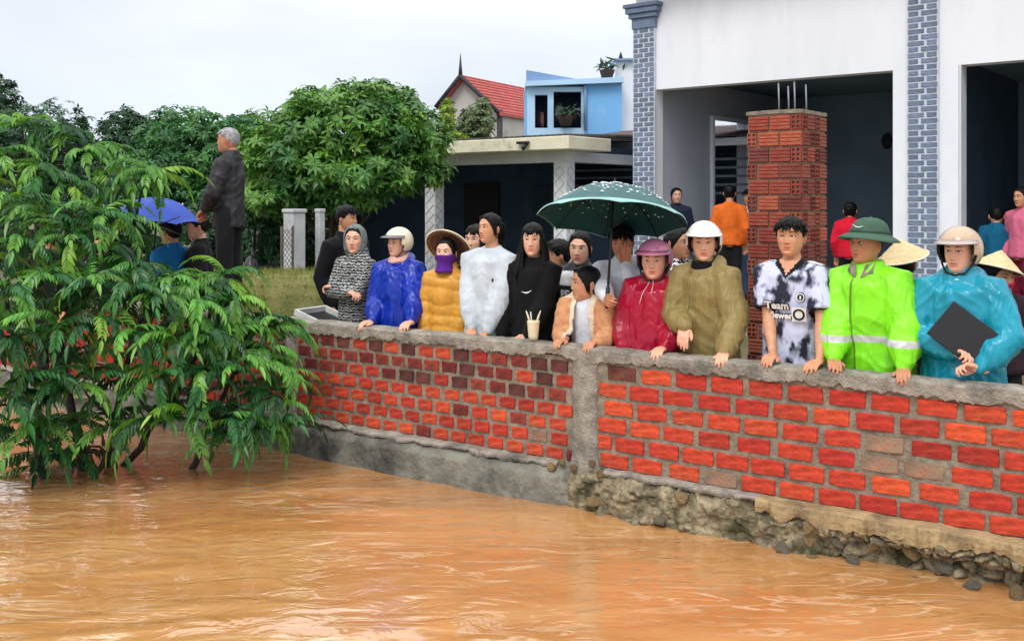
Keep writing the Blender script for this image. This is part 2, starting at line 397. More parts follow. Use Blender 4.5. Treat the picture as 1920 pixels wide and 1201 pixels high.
S_POST0, S_POST1 = s_of(1075), s_of(1120)
def wall():
    root = empty('brick_wall', tuple(WM.translation)); root.matrix_world = WM
    tag(root, 'red brick river wall with grey mortar joints and a rough concrete cap', 'wall')
    # mortar body
    xs = np.concatenate([np.arange(-7.5, -1.8, .06), np.arange(-1.8, 6.3, .012), np.arange(6.3, 7.6, .06)]); zs = np.linspace(.20, .955, 64)
    X, Z = np.meshgrid(xs, zs); Yy = .0045 + .0075 * fbm(np.stack([X * 14, 0 * X, Z * 14], -1), 4) - .004 * smooth(vn(np.stack([X * 5, 0 * X, Z * 6], -1), 14), .25, .7)
    n = len(xs); V = np.stack([X, Yy, Z], -1).reshape(-1, 3)
    F = [(j * n + i, j * n + i + 1, (j + 1) * n + i + 1, (j + 1) * n + i) for j in range(len(zs) - 1) for i in range(n - 1)]
    mb = MB().add(V, F); mb.box((0, .085, .58), (15, .13, .745))
    mb.build('mortar', M_MORTAR, root)
    # cap with a ragged lower edge
    rings = []
    for x in np.arange(-7.5, 7.6, .012):
        dr = .084 + .010 * vn((x * 6, 1, 0), 5) + .014 * vn((x * 26, 2, 0), 6) + .008 * vn((x * 70, 2, 0), 16)
        t = .004 * vn((x * 5, 5, 0), 8) + .003 * vn((x * 31, 5, 0), 9); f = .004 * vn((x * 14, 8, 0), 3) + .003 * vn((x * 60, 8, 0), 13)
        rings.append([(x, .16, CAP - .07), (x, .002, CAP - dr + .004), (x, -.010 + f * .6, CAP - dr), (x, -.019 + f, CAP - dr + .006), (x, -.021 + f * .5, CAP - dr * .5), (x, -.021 + f, CAP - .012 + t), (x, -.014, CAP - .001 + t), (x, .08, CAP + .004 + t), (x, .16, CAP - .004 + t), (x, .166, CAP - .02)])
    MB().loft(rings).build('cap', M_CONC, root, False)
    # concrete post between the two brickwork panels, and the stub at the old corner
    for s0, s1, nm in ((S_POST0, S_POST1, 1), (-.13, -.02, 2)):
        g = []
        for z in np.linspace(.16, .965, 26):
            w = .006 * vn((z * 14, nm, 0), 2); w2 = .008 * vn((z * 17, nm, 3), 2); f = .006 * vn((z * 9, nm, 7), 2)
            fl = .03 * max(0, (.33 - z) / .17)
            g.append([(s0 + w - fl, .05, z), (s0 + w - fl, -.012 + f - fl, z), ((s0 + s1) / 2, -.016 - f - fl, z), (s1 + w2 + fl, -.012 + f - fl, z), (s1 + w2 + fl, .05, z)])
        MB().loft(g).build('post', M_CONC, root)
    rng = random.Random(3)
    meshes = {}
    def put(l, h, x, z, m, key):
        k = (key, m.name, rng.randrange(3))
        if k not in meshes: meshes[k] = brick_mesh('brick', l, h, .05, hash(k[2]) + len(meshes), m)
        Mx = Matrix.Translation((x, .018 + rng.uniform(-.003, .003), z)) @ Matrix.Rotation(R(rng.uniform(-.9, .9)), 4, 'Y') @ Matrix.Rotation(R(rng.uniform(-1, 1)), 4, 'Z')
        link('brick', meshes[k], root, Mx)
    top = CAP - .088
    # right panel: long stretchers
    hc = (top - .262) / 6; z0 = top
    for r in range(6):
        x = S_POST1 + (.012, .0, .06, .0, -.09, .03)[r] + rng.uniform(-.01, .01)
        if r == 0: x += .07
        while x < 6.35:
            l = .198 + rng.uniform(-.018, .016)
            xe = x + l
            if x > S_POST1 - .02 or xe > S_POST1 + .06:
                xa = max(x, S_POST1 + .008); le = xe - xa
                if le > .04:
                    m = M_BRICKS[0] if rng.random() < .78 else M_BRICKS[1]
                    if r == 0 and xa < S_POST1 + .15: m = M_BRICKX
                    if (r in (2, 3) and 4.15 < xa < 4.55) or (r == 5 and 3.3 < xa < 3.5): m = M_BRICKM
                    if abs(le - l) < .02: put(.198, hc - .026, xa + le / 2, z0 - hc * (r + .5), m, 'long')
                    else: put(le, hc - .026, xa + le / 2, z0 - hc * (r + .5), m, 'cut%.3f' % le)
            x = xe + .03 + rng.uniform(-.006, .008)
    # left panel: short brick ends, darker towards the top
    hc = (top - .262) / 7
    def leftrow(r, a, b, stuff=None):
        x = a + (.0 if r % 2 else -.07) + rng.uniform(-.01, .01)
        while x < b - .05:
            l = .125 + rng.uniform(-.008, .008)
            xa = max(x, a + .006); xe = min(x + l, b - .006); le = xe - xa
            if le > .035:
                q = rng.random()
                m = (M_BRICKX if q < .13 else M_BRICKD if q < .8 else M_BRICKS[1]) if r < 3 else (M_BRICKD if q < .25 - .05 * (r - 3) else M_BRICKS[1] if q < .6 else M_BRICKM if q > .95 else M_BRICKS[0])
                if stuff is not None: stuff.box((xa + le / 2, .018, top - hc * (r + .5)), (le, .05, hc - .022))
                elif le > .11: put(.125, hc - .022, xa + le / 2, top - hc * (r + .5), m, 'end')
                else: put(le, hc - .022, xa + le / 2, top - hc * (r + .5), m, 'endcut%.3f' % le)
            x += l + .034 + rng.uniform(-.006, .006)
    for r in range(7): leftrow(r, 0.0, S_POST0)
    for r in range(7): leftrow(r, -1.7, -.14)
    far = MB()
    for r in range(7): leftrow(r, -7.4, -1.72, far)
    tag(far.build('brickwork_behind_branches', M_BRICKS[1], root, False), kind='stuff')
wall()

# ------------------------------------------------------------------ footing under the wall: stained concrete, then washed-out rubble
def worley(P, seed):
    P = np.asarray(P, float); i = np.floor(P).astype(np.int64); best = np.full(P.shape[:-1], 9.); sec = best.copy(); idv = np.zeros(P.shape[:-1])
    for dx in (-1, 0, 1):
        for dy in (-1, 0, 1):
            for dz in (-1, 0, 1):
                c = i + np.array((dx, dy, dz)); q = np.stack([_hash(c[..., 0], c[..., 1], c[..., 2], seed + k) for k in (1, 2, 3)], -1)
                d = np.linalg.norm(c + q - P, axis=-1); h = _hash(c[..., 0], c[..., 1], c[..., 2], seed + 7)
                sec = np.where(d < best, best, np.minimum(sec, d)); idv = np.where(d < best, h, idv); best = np.minimum(best, d)
    return best, sec, idv
def footing():
    root = empty('wall_footing'); root.matrix_world = WM
    tag(root, 'stained grey concrete and rubble footing under the brick wall at the waterline', 'foundation')
    xs = np.concatenate([np.arange(-7.5, 2.2, .03), np.arange(2.2, 6.4, .0085), np.arange(6.4, 7.6, .05)]); ts = np.linspace(0, 1, 60)
    X, T = np.meshgrid(xs, ts)
    right = smooth(X, 2.25, 2.75); und = smooth(X, 3.9, 4.5)
    Z = .262 - T * .55
    out = .012 + .10 * smooth(T, .0, .16) * (1 - .35 * right) + .06 * T
    P = np.stack([X, 0 * X, Z], -1)
    Pw = P + .03 * np.stack([vn(P * 8, 50), 0 * X, vn(P * 8, 51)], -1)
    b1, s1, i1 = worley(Pw * np.array((9, 1, 13)), 5); b2, s2, i2 = worley(Pw * np.array((24, 1, 30)), 6)
    rock = .055 * (i1 - .4) * smooth(s1 - b1, .0, .3) + .030 * (i2 - .4) * smooth(s2 - b2, .0, .3) - (.010 + .02 * und) * (1 - smooth(s1 - b1, 0, .10))
    out += .012 * fbm(P * 5, 3) + .006 * fbm(P * 22, 33) + right * (.045 * fbm(P * 6, 13, 4) + .012 * fbm(P * 30, 19, 2) + rock * (1 + .35 * und))
    out -= und * (.11 * smooth(T, .2, .34))
    Z = Z + right * .012 * vn(P * 9, 41)
    n = len(xs); V = np.stack([X, -out, Z], -1)
    V[0, :, 1] = .05
    F = [(j * n + i, (j + 1) * n + i, (j + 1) * n + i + 1, j * n + i + 1) for j in range(len(ts) - 1) for i in range(n - 1)]
    Fl = [f for f in F if V.reshape(-1, 3)[f[0], 0] < 2.5]; Fr = [f for f in F if V.reshape(-1, 3)[f[0], 0] >= 2.5]
    m1 = mat('footing_concrete', (124, 122, 112), .9, var=.3, vscale=5, bump=.02, bscale=28, dirt=((58, 60, 58), 3.2, .46, .66), spec=.4)
    m2 = mat('rubble', (146, 134, 108), .92, var=.5, vscale=14, bump=.03, bscale=34, dirt=((74, 72, 46), 5, .46, .62))
    mb = MB().add(V.reshape(-1, 3), Fl, 0); mb.f += Fr; mb.m += [1] * len(Fr)
    mb.build('footing_face', [m1, m2], root)
    # thin mortar ledge under the last course
    for a, b, o1, th, nm, m in ((-7.5, 2.4, .075, .03, 'ledge', M_CONC), (2.75, 3.75, .06, .028, 'ledge', M_CONC), (3.75, 7.5, .115, .085, 'ledge', mat('washed_ledge', (168, 146, 108), .9, var=.25, vscale=9, bump=.015, bscale=40, dirt=((96, 84, 62), 5, .5, .68)))):
        rings = []
        for x in np.arange(a, b + .01, .012):
            k = o1 + .012 * vn((x * 9, 3, 1), 4) + .014 * vn((x * 27, 3, 1), 5) + .008 * vn((x * 80, 3, 1), 5); d = th * (1 + .3 * vn((x * 9, 7, 1), 5) + .14 * vn((x * 40, 7, 1), 25))
            zt = .268 + .006 * vn((x * 11, 2, 2), 6)
            rings.append([(x, .03, zt - d), (x, -k + .006, zt - d - .004), (x, -k, zt - d * .6), (x, -k + .004, zt - .010), (x, -k + .016, zt - .002), (x, .0, zt + .004), (x, .03, zt)])
        MB().loft(rings).build(nm, m, root, False)
    ms = [mat('stone_grey', (142, 134, 116), .85, var=.3, vscale=14, bump=.02, bscale=30, rnd=.18, dirt=((70, 68, 50), 8, .5, .7)),
          mat('stone_tan', (172, 146, 104), .85, var=.3, vscale=14, bump=.02, bscale=30, rnd=.3, dirt=((96, 80, 54), 8, .52, .7))]
    st = []
    for k in range(8):
        mb = MB(); mb.ell((0, 0, 0), (1, .8, .7), 14, 10)
        V = np.concatenate(mb.v); V = V * (1 + .35 * vn(V * 1.3, k + 2)[:, None] + .12 * vn(V * 3.1, k + 9)[:, None])
        b_, s_, i_ = worley(V * 1.1 + k * 3, k + 30); V = V * (1 + .3 * (i_ - .5))[:, None]; V = np.clip(V, -.8, .8); mb.v = [V]
        st.append(mb.mesh('stone', ms[k % 2], False))
    rng = random.Random(11)
    for k in range(34):
        s = rng.uniform(2.6, 6.2) if rng.random() < .3 else rng.uniform(4.0, 6.2); t = rng.random()
        u = min(1, max(0, (s - 3.9) / .6))
        z = rng.uniform(-.03, .20) if u < .5 else (rng.uniform(-.04, .07) if rng.random() < .75 else rng.uniform(.07, .16))
        o = .085 + .04 * rng.random() + (.20 - z) * .12 - u * (.09 if z > .06 else .0)
        r = rng.uniform(.035, .062) * (1.3 if u > .5 else .9); o -= r * .45
        E = Euler((rng.uniform(0, 6), rng.uniform(0, 6), rng.uniform(0, 6))).to_matrix().to_4x4()
        link('stone', st[rng.randrange(8)], root, Matrix.Translation((s, -o, z)) @ E @ Matrix.Diagonal((r * rng.uniform(.9, 1.5), r, r * rng.uniform(.6, 1), 1)))
    for s, o, z, r in ((s_of(1062) + .0, .06, .275, .034), (s_of(1118), .055, .30, .030), (s_of(1085), .07, .255, .036), (s_of(1045), .08, .235, .036), (s_of(1135), .07, .245, .034)):
        link('stone', st[rng.randrange(8)], root, Matrix.Translation((s, -o, z)) @ Matrix.Diagonal((r, r * .8, r, 1)))
footing()
# ------------------------------------------------------------------ white house with blue-grey brick columns
HU = np.array((-.775, .631)); HU /= np.linalg.norm(HU); HV = np.array((-HU[1] * -1, -HU[0])); HV = np.array((HU[1], -HU[0]))
def frame(x, y, ang=None):
    u, v = HU, HV
    return Matrix(((u[0], v[0], 0, x), (u[1], v[1], 0, y), (0, 0, 1, 0), (0, 0, 0, 1)))
M_WHITE = mat('white_paint', (238, 240, 246), .8, var=.03, vscale=1.2, bump=.002, bscale=60, stretch=(1, 1, .35), dirt=((224, 227, 234), 2.2, .52, .8))
M_JAMB = mat('jamb_paint', (214, 218, 224), .8, var=.05, vscale=2)
M_INNER = mat('shaded_porch_inner', (116, 136, 152), .85, var=.12, vscale=1.5)  # blue-grey with the porch's shade put into the colour
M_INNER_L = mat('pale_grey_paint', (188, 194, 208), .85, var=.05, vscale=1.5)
M_DARKROOM = mat('shaded_room', (58, 78, 100), .9, var=.15, vscale=2)  # indoor darkness put into the wall colour
M_BLACKISH = mat('dark_wood', (28, 26, 28), .7, var=.2, vscale=8)
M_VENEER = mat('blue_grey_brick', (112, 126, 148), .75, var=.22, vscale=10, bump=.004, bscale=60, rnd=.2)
M_VJOINT = mat('pale_joint', (206, 212, 224), .9, var=.08, vscale=10)
M_CAPITAL = mat('capital_paint', (112, 128, 154), .75, var=.12, vscale=6)
M_FLOOR = mat('porch_tile', (150, 146, 140), .5, var=.1, vscale=4)
HX, HY = at(1732, 0, 11.5)[0], 11.5
HM = frame(HX, HY)
def white_house():
    root = empty('white_house'); root.matrix_world = HM
    tag(root, 'white painted house with wide dark openings and blue-grey brick columns', 'building')
    zf, zl, zt = .5, 3.55, 5.15
    def bx(name, u0, u1, v0, v1, z0, z1, m, par=None, bv=.006):
        o = MB().box(((u0 + u1) / 2, (v0 + v1) / 2, (z0 + z1) / 2), (u1 - u0, v1 - v0, z1 - z0)).build(name, m, par or root, False)
        if bv: bevel(o, bv, 1)
        return o
    # frontage: piers and lintel wall are one painted wall
    mb = MB()
    def b(u0, u1, v0, v1, z0, z1): mb.box(((u0 + u1) / 2, (v0 + v1) / 2, (z0 + z1) / 2), (u1 - u0, v1 - v0, z1 - z0))
    b(-7, 4.02, 0, .22, zl, zt)
    b(-.39, .36, 0, .22, .2, zl); b(3.70, 4.02, 0, .22, .2, zl); b(-7, -3.6, 0, .22, .2, zl)
    mb.build('wall', M_WHITE, root, False)
    # rooms
    bx('floor', -7, 4.02, .23, 9, .2, zf, M_FLOOR)
    bx('porch_step', -3.6, 3.69, -.5, -.003, .2, .38, M_FLOOR)
    bx('ceiling', -7, 4.02, .23, 9, zl + .25, zl + .4, M_INNER)
    # left side wall of the porch with a tall unglazed opening
    mb = MB(); b(3.76, 4.02, .225, 1.83, zf, zl + .24); b(3.76, 4.02, 3.27, 9, zf, zl + .24); b(3.76, 4.02, 1.83, 3.27, 3.3, zl + .24)
    mb.build('side_wall', M_INNER_L, root, False)
    fr = MB()
    for v0, v1 in ((1.80, 1.86), (3.14, 3.27)):
        fr.box((3.74, (v0 + v1) / 2, 1.9), (.07, v1 - v0, 2.8))
    fr.box((3.74, 2.5, 3.27), (.071, 1.28, .06))
    fr.build('opening_frame', M_WHITE, root, False)
    mb = MB(); b(1.55, 3.755, 4.6, 4.75, zf, zl + .24)
    b(-7, -.1, 4.6, 4.75, zf, zl + .24)
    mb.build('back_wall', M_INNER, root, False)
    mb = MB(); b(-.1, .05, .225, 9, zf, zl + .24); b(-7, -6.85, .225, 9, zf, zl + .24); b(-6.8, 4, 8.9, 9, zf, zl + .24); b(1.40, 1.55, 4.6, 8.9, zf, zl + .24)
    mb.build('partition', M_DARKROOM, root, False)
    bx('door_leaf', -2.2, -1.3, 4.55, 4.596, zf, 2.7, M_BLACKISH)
    mb = MB(); mb.ell((1.9, 4.57, 2.95), (.09, .02, .14), 16, 8); mb.build('wall_clock', M_BLACKISH, root)
    # reveal trim round the right-hand opening
    bx('jamb', -.42, -.395, -.004, .23, .2, zl - .002, M_JAMB, bv=0)
    bx('roof_slab', -7.3, 4.5, -.45, 9.3, zt + .002, zt + .22, mat('roof_grey', (96, 100, 108), .8))
    # columns with brick slips
    rng = random.Random(5)
    bms = [brick_mesh('brick', .20, .055, .03, 60 + k, M_VENEER) for k in range(3)]
    bh = [brick_mesh('brick', .095, .055, .03, 70 + k, M_VENEER) for k in range(3)]
    for uc, cap_z in ((0.0, None), (3.86, 4.44)):
        w = .36
        ztop = zt - .002 if cap_z is None else cap_z
        col = MB(); col.box((uc, -.028, (.2 + ztop) / 2), (w, .05, ztop - .2))
        c = col.build('column', M_VJOINT, root, False)
        z = .24; r = 0
        while z < ztop - .04:
            # facing runs along -u in the picture
            seq = ((.20, -.075), (.125, .105)) if r % 2 else ((.125, -.105), (.20, .075))
            if uc > 3: seq = ((.165, -.09), (.165, .09)) if r % 2 else ((.08, -.135), (.155, 0), (.08, .135))
            for l, off in seq:
                bm_ = bms[rng.randrange(3)]
                Mx = Matrix.Translation((uc + off, -.048, z + .027)) @ Matrix.Diagonal(((l - .012) / .20, 1, 1, 1))
                link('brick', bm_, c, Mx)
            z += .0715; r += 1
        # return face of the column
        if cap_z:
            cp = MB()
            for z0, z1, e in ((cap_z, cap_z + .15, .015), (cap_z + .152, cap_z + .22, .05), (cap_z + .222, cap_z + .30, .085), (cap_z + .302, cap_z + .36, .11)):
                cp.box((uc, -.03, (z0 + z1) / 2), (w + 2 * e, .06 + 2 * e, z1 - z0))
            bevel(cp.build('capital', M_CAPITAL, root, False), .012, 2)
white_house()

# ------------------------------------------------------------------ hollow-brick pillar standing in front of the house
def brick_pillar():
    p = at(1503, 0, 6.75)
    root = empty('brick_pillar'); root.matrix_world = frame(p[0], p[1])
    tag(root, 'unplastered square pillar of hollow red bricks topped with bare steel bars', 'pillar')
    W, D, H = .415, .46, 2.60      # corner at local (0,0); front runs to +u, side runs to +v
    core = MB(); core.box((W / 2, D / 2, (.2 + H) / 2), (W - .016, D - .016, H - .2)); core.build('mortar', mat('pillar_mortar', (140, 108, 90), .95, var=.25, vscale=16, bump=.01, bscale=60), root, False)
    capm = MB()
    g = [[(-.004, -.004, z), (W / 2, -.006, z + .004), (W + .004, -.004, z), (W + .004, D + .004, z), (-.004, D + .004, z)] for z in (H - .005, H + .022)]
    capm.loft(g).build('mortar_top', M_MORTAR, root, False)
    mo = [mat('hollow_brick', (166, 74, 56), .85, var=.22, vscale=16, bump=.006, bscale=50, rnd=.3, stretch=(1, 1, 6), dirt=((140, 104, 84), 9, .5, .7)),
          mat('hollow_brick_dark', (132, 66, 54), .85, var=.25, vscale=16, bump=.006, bscale=50, rnd=.3, dirt=((110, 84, 72), 9, .52, .72))]
    mh = mat('brick_hole', (22, 14, 12), .9)
    def stretcher(l, h, m):
        mb = MB()   # three shallow grooves along the face
        prof = [(-h / 2, 0), (-h / 2 + .004, -.008)]
        for k in (-.25, 0, .25):
            prof += [(k * h - .006, -.008), (k * h - .003, -.003), (k * h + .003, -.003), (k * h + .006, -.008)]
        prof += [(h / 2 - .004, -.008), (h / 2, 0), (h / 2, .03), (-h / 2, .03)]
        mb.loft([[(x, y, z) for z, y in prof] for x in (-l / 2, l / 2)])
        return mb.mesh('brick', m, False)
    def header(w, h, m):
        mb = MB(); xs = [-w / 2]; zs = [-h / 2]
        for k in range(2): xs += [-w / 2 + (k + .5) * w / 2 - w * .15, -w / 2 + (k + .5) * w / 2 + w * .15]
        for k in range(3): zs += [-h / 2 + (k + .5) * h / 3 - h * .1, -h / 2 + (k + .5) * h / 3 + h * .1]
        xs.append(w / 2); zs.append(h / 2)
        for i in range(len(xs) - 1):
            for j in range(len(zs) - 1):
                hole = i % 2 == 1 and j % 2 == 1
                a, b_, c, d = xs[i], xs[i + 1], zs[j], zs[j + 1]
                if hole:
                    o = [(a, -.006, c), (b_, -.006, c), (b_, -.006, d), (a, -.006, d), (a, .03, c), (b_, .03, c), (b_, .03, d), (a, .03, d)]
                    mb.add(o, [(0, 1, 5, 4), (1, 2, 6, 5), (2, 3, 7, 6), (3, 0, 4, 7), (4, 5, 6, 7)], 1)
                else: mb.add([(a, -.006, c), (b_, -.006, c), (b_, -.006, d), (a, -.006, d)], [(0, 1, 2, 3)])
        mb.add([(-w / 2, -.006, -h / 2), (w / 2, -.006, -h / 2), (w / 2, -.006, h / 2), (-w / 2, -.006, h / 2), (-w / 2, .03, -h / 2), (w / 2, .03, -h / 2), (w / 2, .03, h / 2), (-w / 2, .03, h / 2)],
               [(0, 4, 5, 1), (1, 5, 6, 2), (2, 6, 7, 3), (3, 7, 4, 0)])
        return mb.mesh('brick', [m, mh], False)
    hc = .115; n = int((H - .2) / hc); rng = random.Random(8)
    st = [stretcher(.148, hc - .016, m) for m in mo]; hd = [header(.068, hc - .016, m) for m in mo]
    side_r = Matrix.Rotation(R(-90), 4, 'Z')
    for r in range(n):
        z = H - .01 - hc * (r + .5)
        seq = (('h', .040), ('s', .157), ('s', .320)) if r % 2 == 0 else (('s', .080), ('s', .243), ('h', .374))
        for k, u in seq:     # in the picture +u runs to the left
            me = (st if k == 's' else hd)[0 if rng.random() < .65 else 1]
            link('brick', me, root, Matrix.Translation((u, .0 + rng.uniform(-.003, .002), z)) @ Matrix.Rotation(math.pi, 4, 'Z') @ Matrix.Rotation(math.pi, 4, 'Z'))
        seq = (('s', .085), ('h', .2), ('h', .28), ('s', .39)) if r % 2 else (('h', .045), ('s', .165), ('h', .285), ('s', .395))
        for k, v in seq:
            me = (st if k == 's' else hd)[1 if rng.random() < .75 else 0]
            sc = .82 if k == 's' else .95
            link('brick', me, root, Matrix.Translation((.0 + rng.uniform(-.002, .003), v, z)) @ Matrix.Rotation(R(90), 4, 'Z') @ Matrix.Rotation(R(180), 4, 'Z') @ Matrix.Diagonal((sc, 1, 1, 1)))
    steel = mat('galvanised_bar', (128, 132, 138), .45, metal=.6, var=.1)
    for u, v in ((.10, .12), (.22, .12), (.10, .33), (.24, .34)):
        MB().tube([(u, v, H - .05), (u, v, H + .1), (u + .004, v, H + .23)], .0065, 8).build('steel_bar', steel, root)
brick_pillar()

# ------------------------------------------------------------------ low house with a veranda behind the tree
M_CREAM = mat('cream_slab', (226, 220, 194), .85, var=.08, vscale=2, dirt=((150, 146, 124), 3, .56, .76))
M_PILLAR = mat('pillar_white', (226, 228, 230), .85, var=.06, vscale=4)
def veranda():
    Y = 15.0; p = at(1058, 0, Y)
    root = empty('veranda_house'); root.matrix_world = frame(p[0], p[1])
    tag(root, 'low house with cream concrete eave and white patterned veranda pillars', 'building')
    def bx(name, u0, u1, v0, v1, z0, z1, m, bv=.0):
        o = MB().box(((u0 + u1) / 2, (v0 + v1) / 2, (z0 + z1) / 2), (u1 - u0, v1 - v0, z1 - z0)).build(name, m, root, False)
        if bv: bevel(o, bv, 1)
        return o
    zb, ze = 2.55, 2.72
    e = bx('eave_slab', -.48, 8.5, -.55, .6, ze, ze + .20, M_CREAM, .01)
    bx('beam', -.12, 8.4, -.115, .115, zb, ze - .002, M_PILLAR)
    bx('side_beam', -.118, .1, .12, 3.1, zb + .003, ze - .005, M_PILLAR)
    # pillars with a diamond tile pattern raised on the face
    trim = mat('tile_pattern', (186, 190, 194), .7, var=.1, vscale=10)
    for k, u in enumerate((.0, 2.80, 5.6, 6.75)):
        c = bx('pillar', u - .12, u + .12, -.12, .12, .2, zb - .002, M_PILLAR, .008)
        d = MB(); z = .5
        while z < 2.45:
            for (a0, a1) in (((-.1, 0), (0, .085)), ((0, .085), (.1, 0)), ((.1, 0), (0, -.085)), ((0, -.085), (-.1, 0))):
                d.tube([(u + a0[0], -.124, z + a0[1]), (u + a1[0], -.124, z + a1[1])], .007, 4)
                d.tube([(u - .124, a0[0], z + a0[1]), (u - .124, a1[0], z + a1[1])], .007, 4)
            z += .172
        d.build('tile_relief', trim, c, False)
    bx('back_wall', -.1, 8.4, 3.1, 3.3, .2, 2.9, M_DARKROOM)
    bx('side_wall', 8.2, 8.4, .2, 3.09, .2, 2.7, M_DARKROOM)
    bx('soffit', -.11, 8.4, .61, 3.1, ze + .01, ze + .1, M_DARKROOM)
    bx('floor', -.4, 8.4, -.4, 3.1, .2, .35, M_FLOOR)
    for u in (1.0, 3.9):
        bx('door', u, u + .95, 3.05, 3.096, .35, 2.3, M_BLACKISH)
    bx('shutter', 2.3, 3.0, 3.05, 3.094, 1.1, 2.2, mat('teal_shutter', (44, 66, 84), .7))
    # tiled roof above the eave: barrel tiles end in a scalloped row
    tm = mat('old_roof_tile', (70, 66, 64), .9, var=.35, vscale=6, rnd=.3)
    g = MB(); g.tube([(0, -.28, 0), (0, 3.3, .15)], .045, 8); gt = g.mesh('roof_tile', tm, True)
    slab = MB(); slab.add([(-.2, -.2, ze + .2), (8.4, -.2, ze + .2), (8.4, 3.3, ze + .34), (-.2, 3.3, ze + .34), (-.2, -.2, ze + .16), (8.4, -.2, ze + .16), (8.4, 3.3, ze + .28), (-.2, 3.3, ze + .28)],
                         [(0, 1, 2, 3), (7, 6, 5, 4), (0, 4, 5, 1), (2, 6, 7, 3), (1, 5, 6, 2), (3, 7, 4, 0)])
    rf = slab.build('roof', tm, root, False)
    u = -.15
    while u < 8.3:
        link('roof_tile', gt, rf, Matrix.Translation((u, .05, ze + .215))); u += .118
    # spotlight bracket under the eave
    lb = MB(); lb.box((.35, -.60, ze + .12), (.22, .05, .04)); lb.tube([(.30, -.58, ze + .1), (.30, -.66, ze + .02)], .03, 8); lb.build('bracket_lamp', M_BLACKISH, root)
veranda()

def lean_to():
    p = at(1195, 0, 16.6)
    root = empty('lean_to_shed'); root.matrix_world = frame(p[0], p[1])
    tag(root, 'dark open lean-to with pale fascia and corrugated roof beside the white house', 'building')
    def bx(name, u0, u1, v0, v1, z0, z1, m):
        return MB().box(((u0 + u1) / 2, (v0 + v1) / 2, (z0 + z1) / 2), (u1 - u0, v1 - v0, z1 - z0)).build(name, m, root, False)
    bx('fascia', -2.2, 1.9, -.05, .05, 2.84, 2.96, M_JAMB)
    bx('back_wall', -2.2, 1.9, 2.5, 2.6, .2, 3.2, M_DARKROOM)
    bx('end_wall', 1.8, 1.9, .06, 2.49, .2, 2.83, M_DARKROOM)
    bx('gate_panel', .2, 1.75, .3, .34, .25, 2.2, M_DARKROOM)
    for k in range(5): bx('rail', -2.1, 1.75, .2 - .0, .23, 2.05 + k * .14, 2.09 + k * .14, mat('grey_rail', (92, 100, 108), .7))
    rings = []
    for i, u in enumerate(np.arange(-2.3, 2.0, .045)):
        z = .025 if i % 2 else 0
        rings.append([(u, -.15, 2.97 + z), (u, 2.7, 3.35 + z), (u, 2.7, 3.36 + z), (u, -.15, 2.98 + z)])
    MB().loft(rings).build('corrugated_roof', mat('rusty_sheet', (110, 74, 66), .7, var=.3, vscale=3, col2=(70, 72, 78)), root)
    # tiled awning seen through the side opening of the porch
    aw = MB()
lean_to()

def awning():
    """striped roof sheet next door, seen through the opening in the porch wall"""
    p = at(1352, 0, 19.5)
    root = empty('neighbour_awning', (p[0], p[1], 0))
    tag(root, 'slatted white awning roof seen through the opening in the porch wall', 'awning')
    m1 = mat('awning_white', (232, 234, 238), .7); m2 = mat('awning_post', (120, 128, 136), .7)
    for k in range(9):
        MB().box((0, .22 * k, 2.95 + .12 * k), (3.0, .09, .035)).build('slat', m1, root, False)
    MB().box((0, -.15, 2.83), (3.1, .1, .14)).build('fascia', m1, root, False)
    MB().box((0, .9, 3.36), (2.9, 2.0, .02), Matrix.Identity(4)).build('backing', mat('awning_dark', (60, 52, 54), .8), root, False).rotation_euler = (0, 0, 0)
    root.children[-1].rotation_euler = (0, 0, 0)
    for x in (-1.4, 1.4): MB().box((x, 0, 1.5), (.1, .1, 2.6)).build('post', m2, root, False)
    MB().box((0, 2.1, 1.4), (3, .1, 2.4)).build('rear_wall', mat('awning_back', (74, 84, 94), .8), root, False)
    MB().box((.1, 1.2, 2.2), (2.6, .1, .12)).build('cross_beam', m1, root, False)
awning()

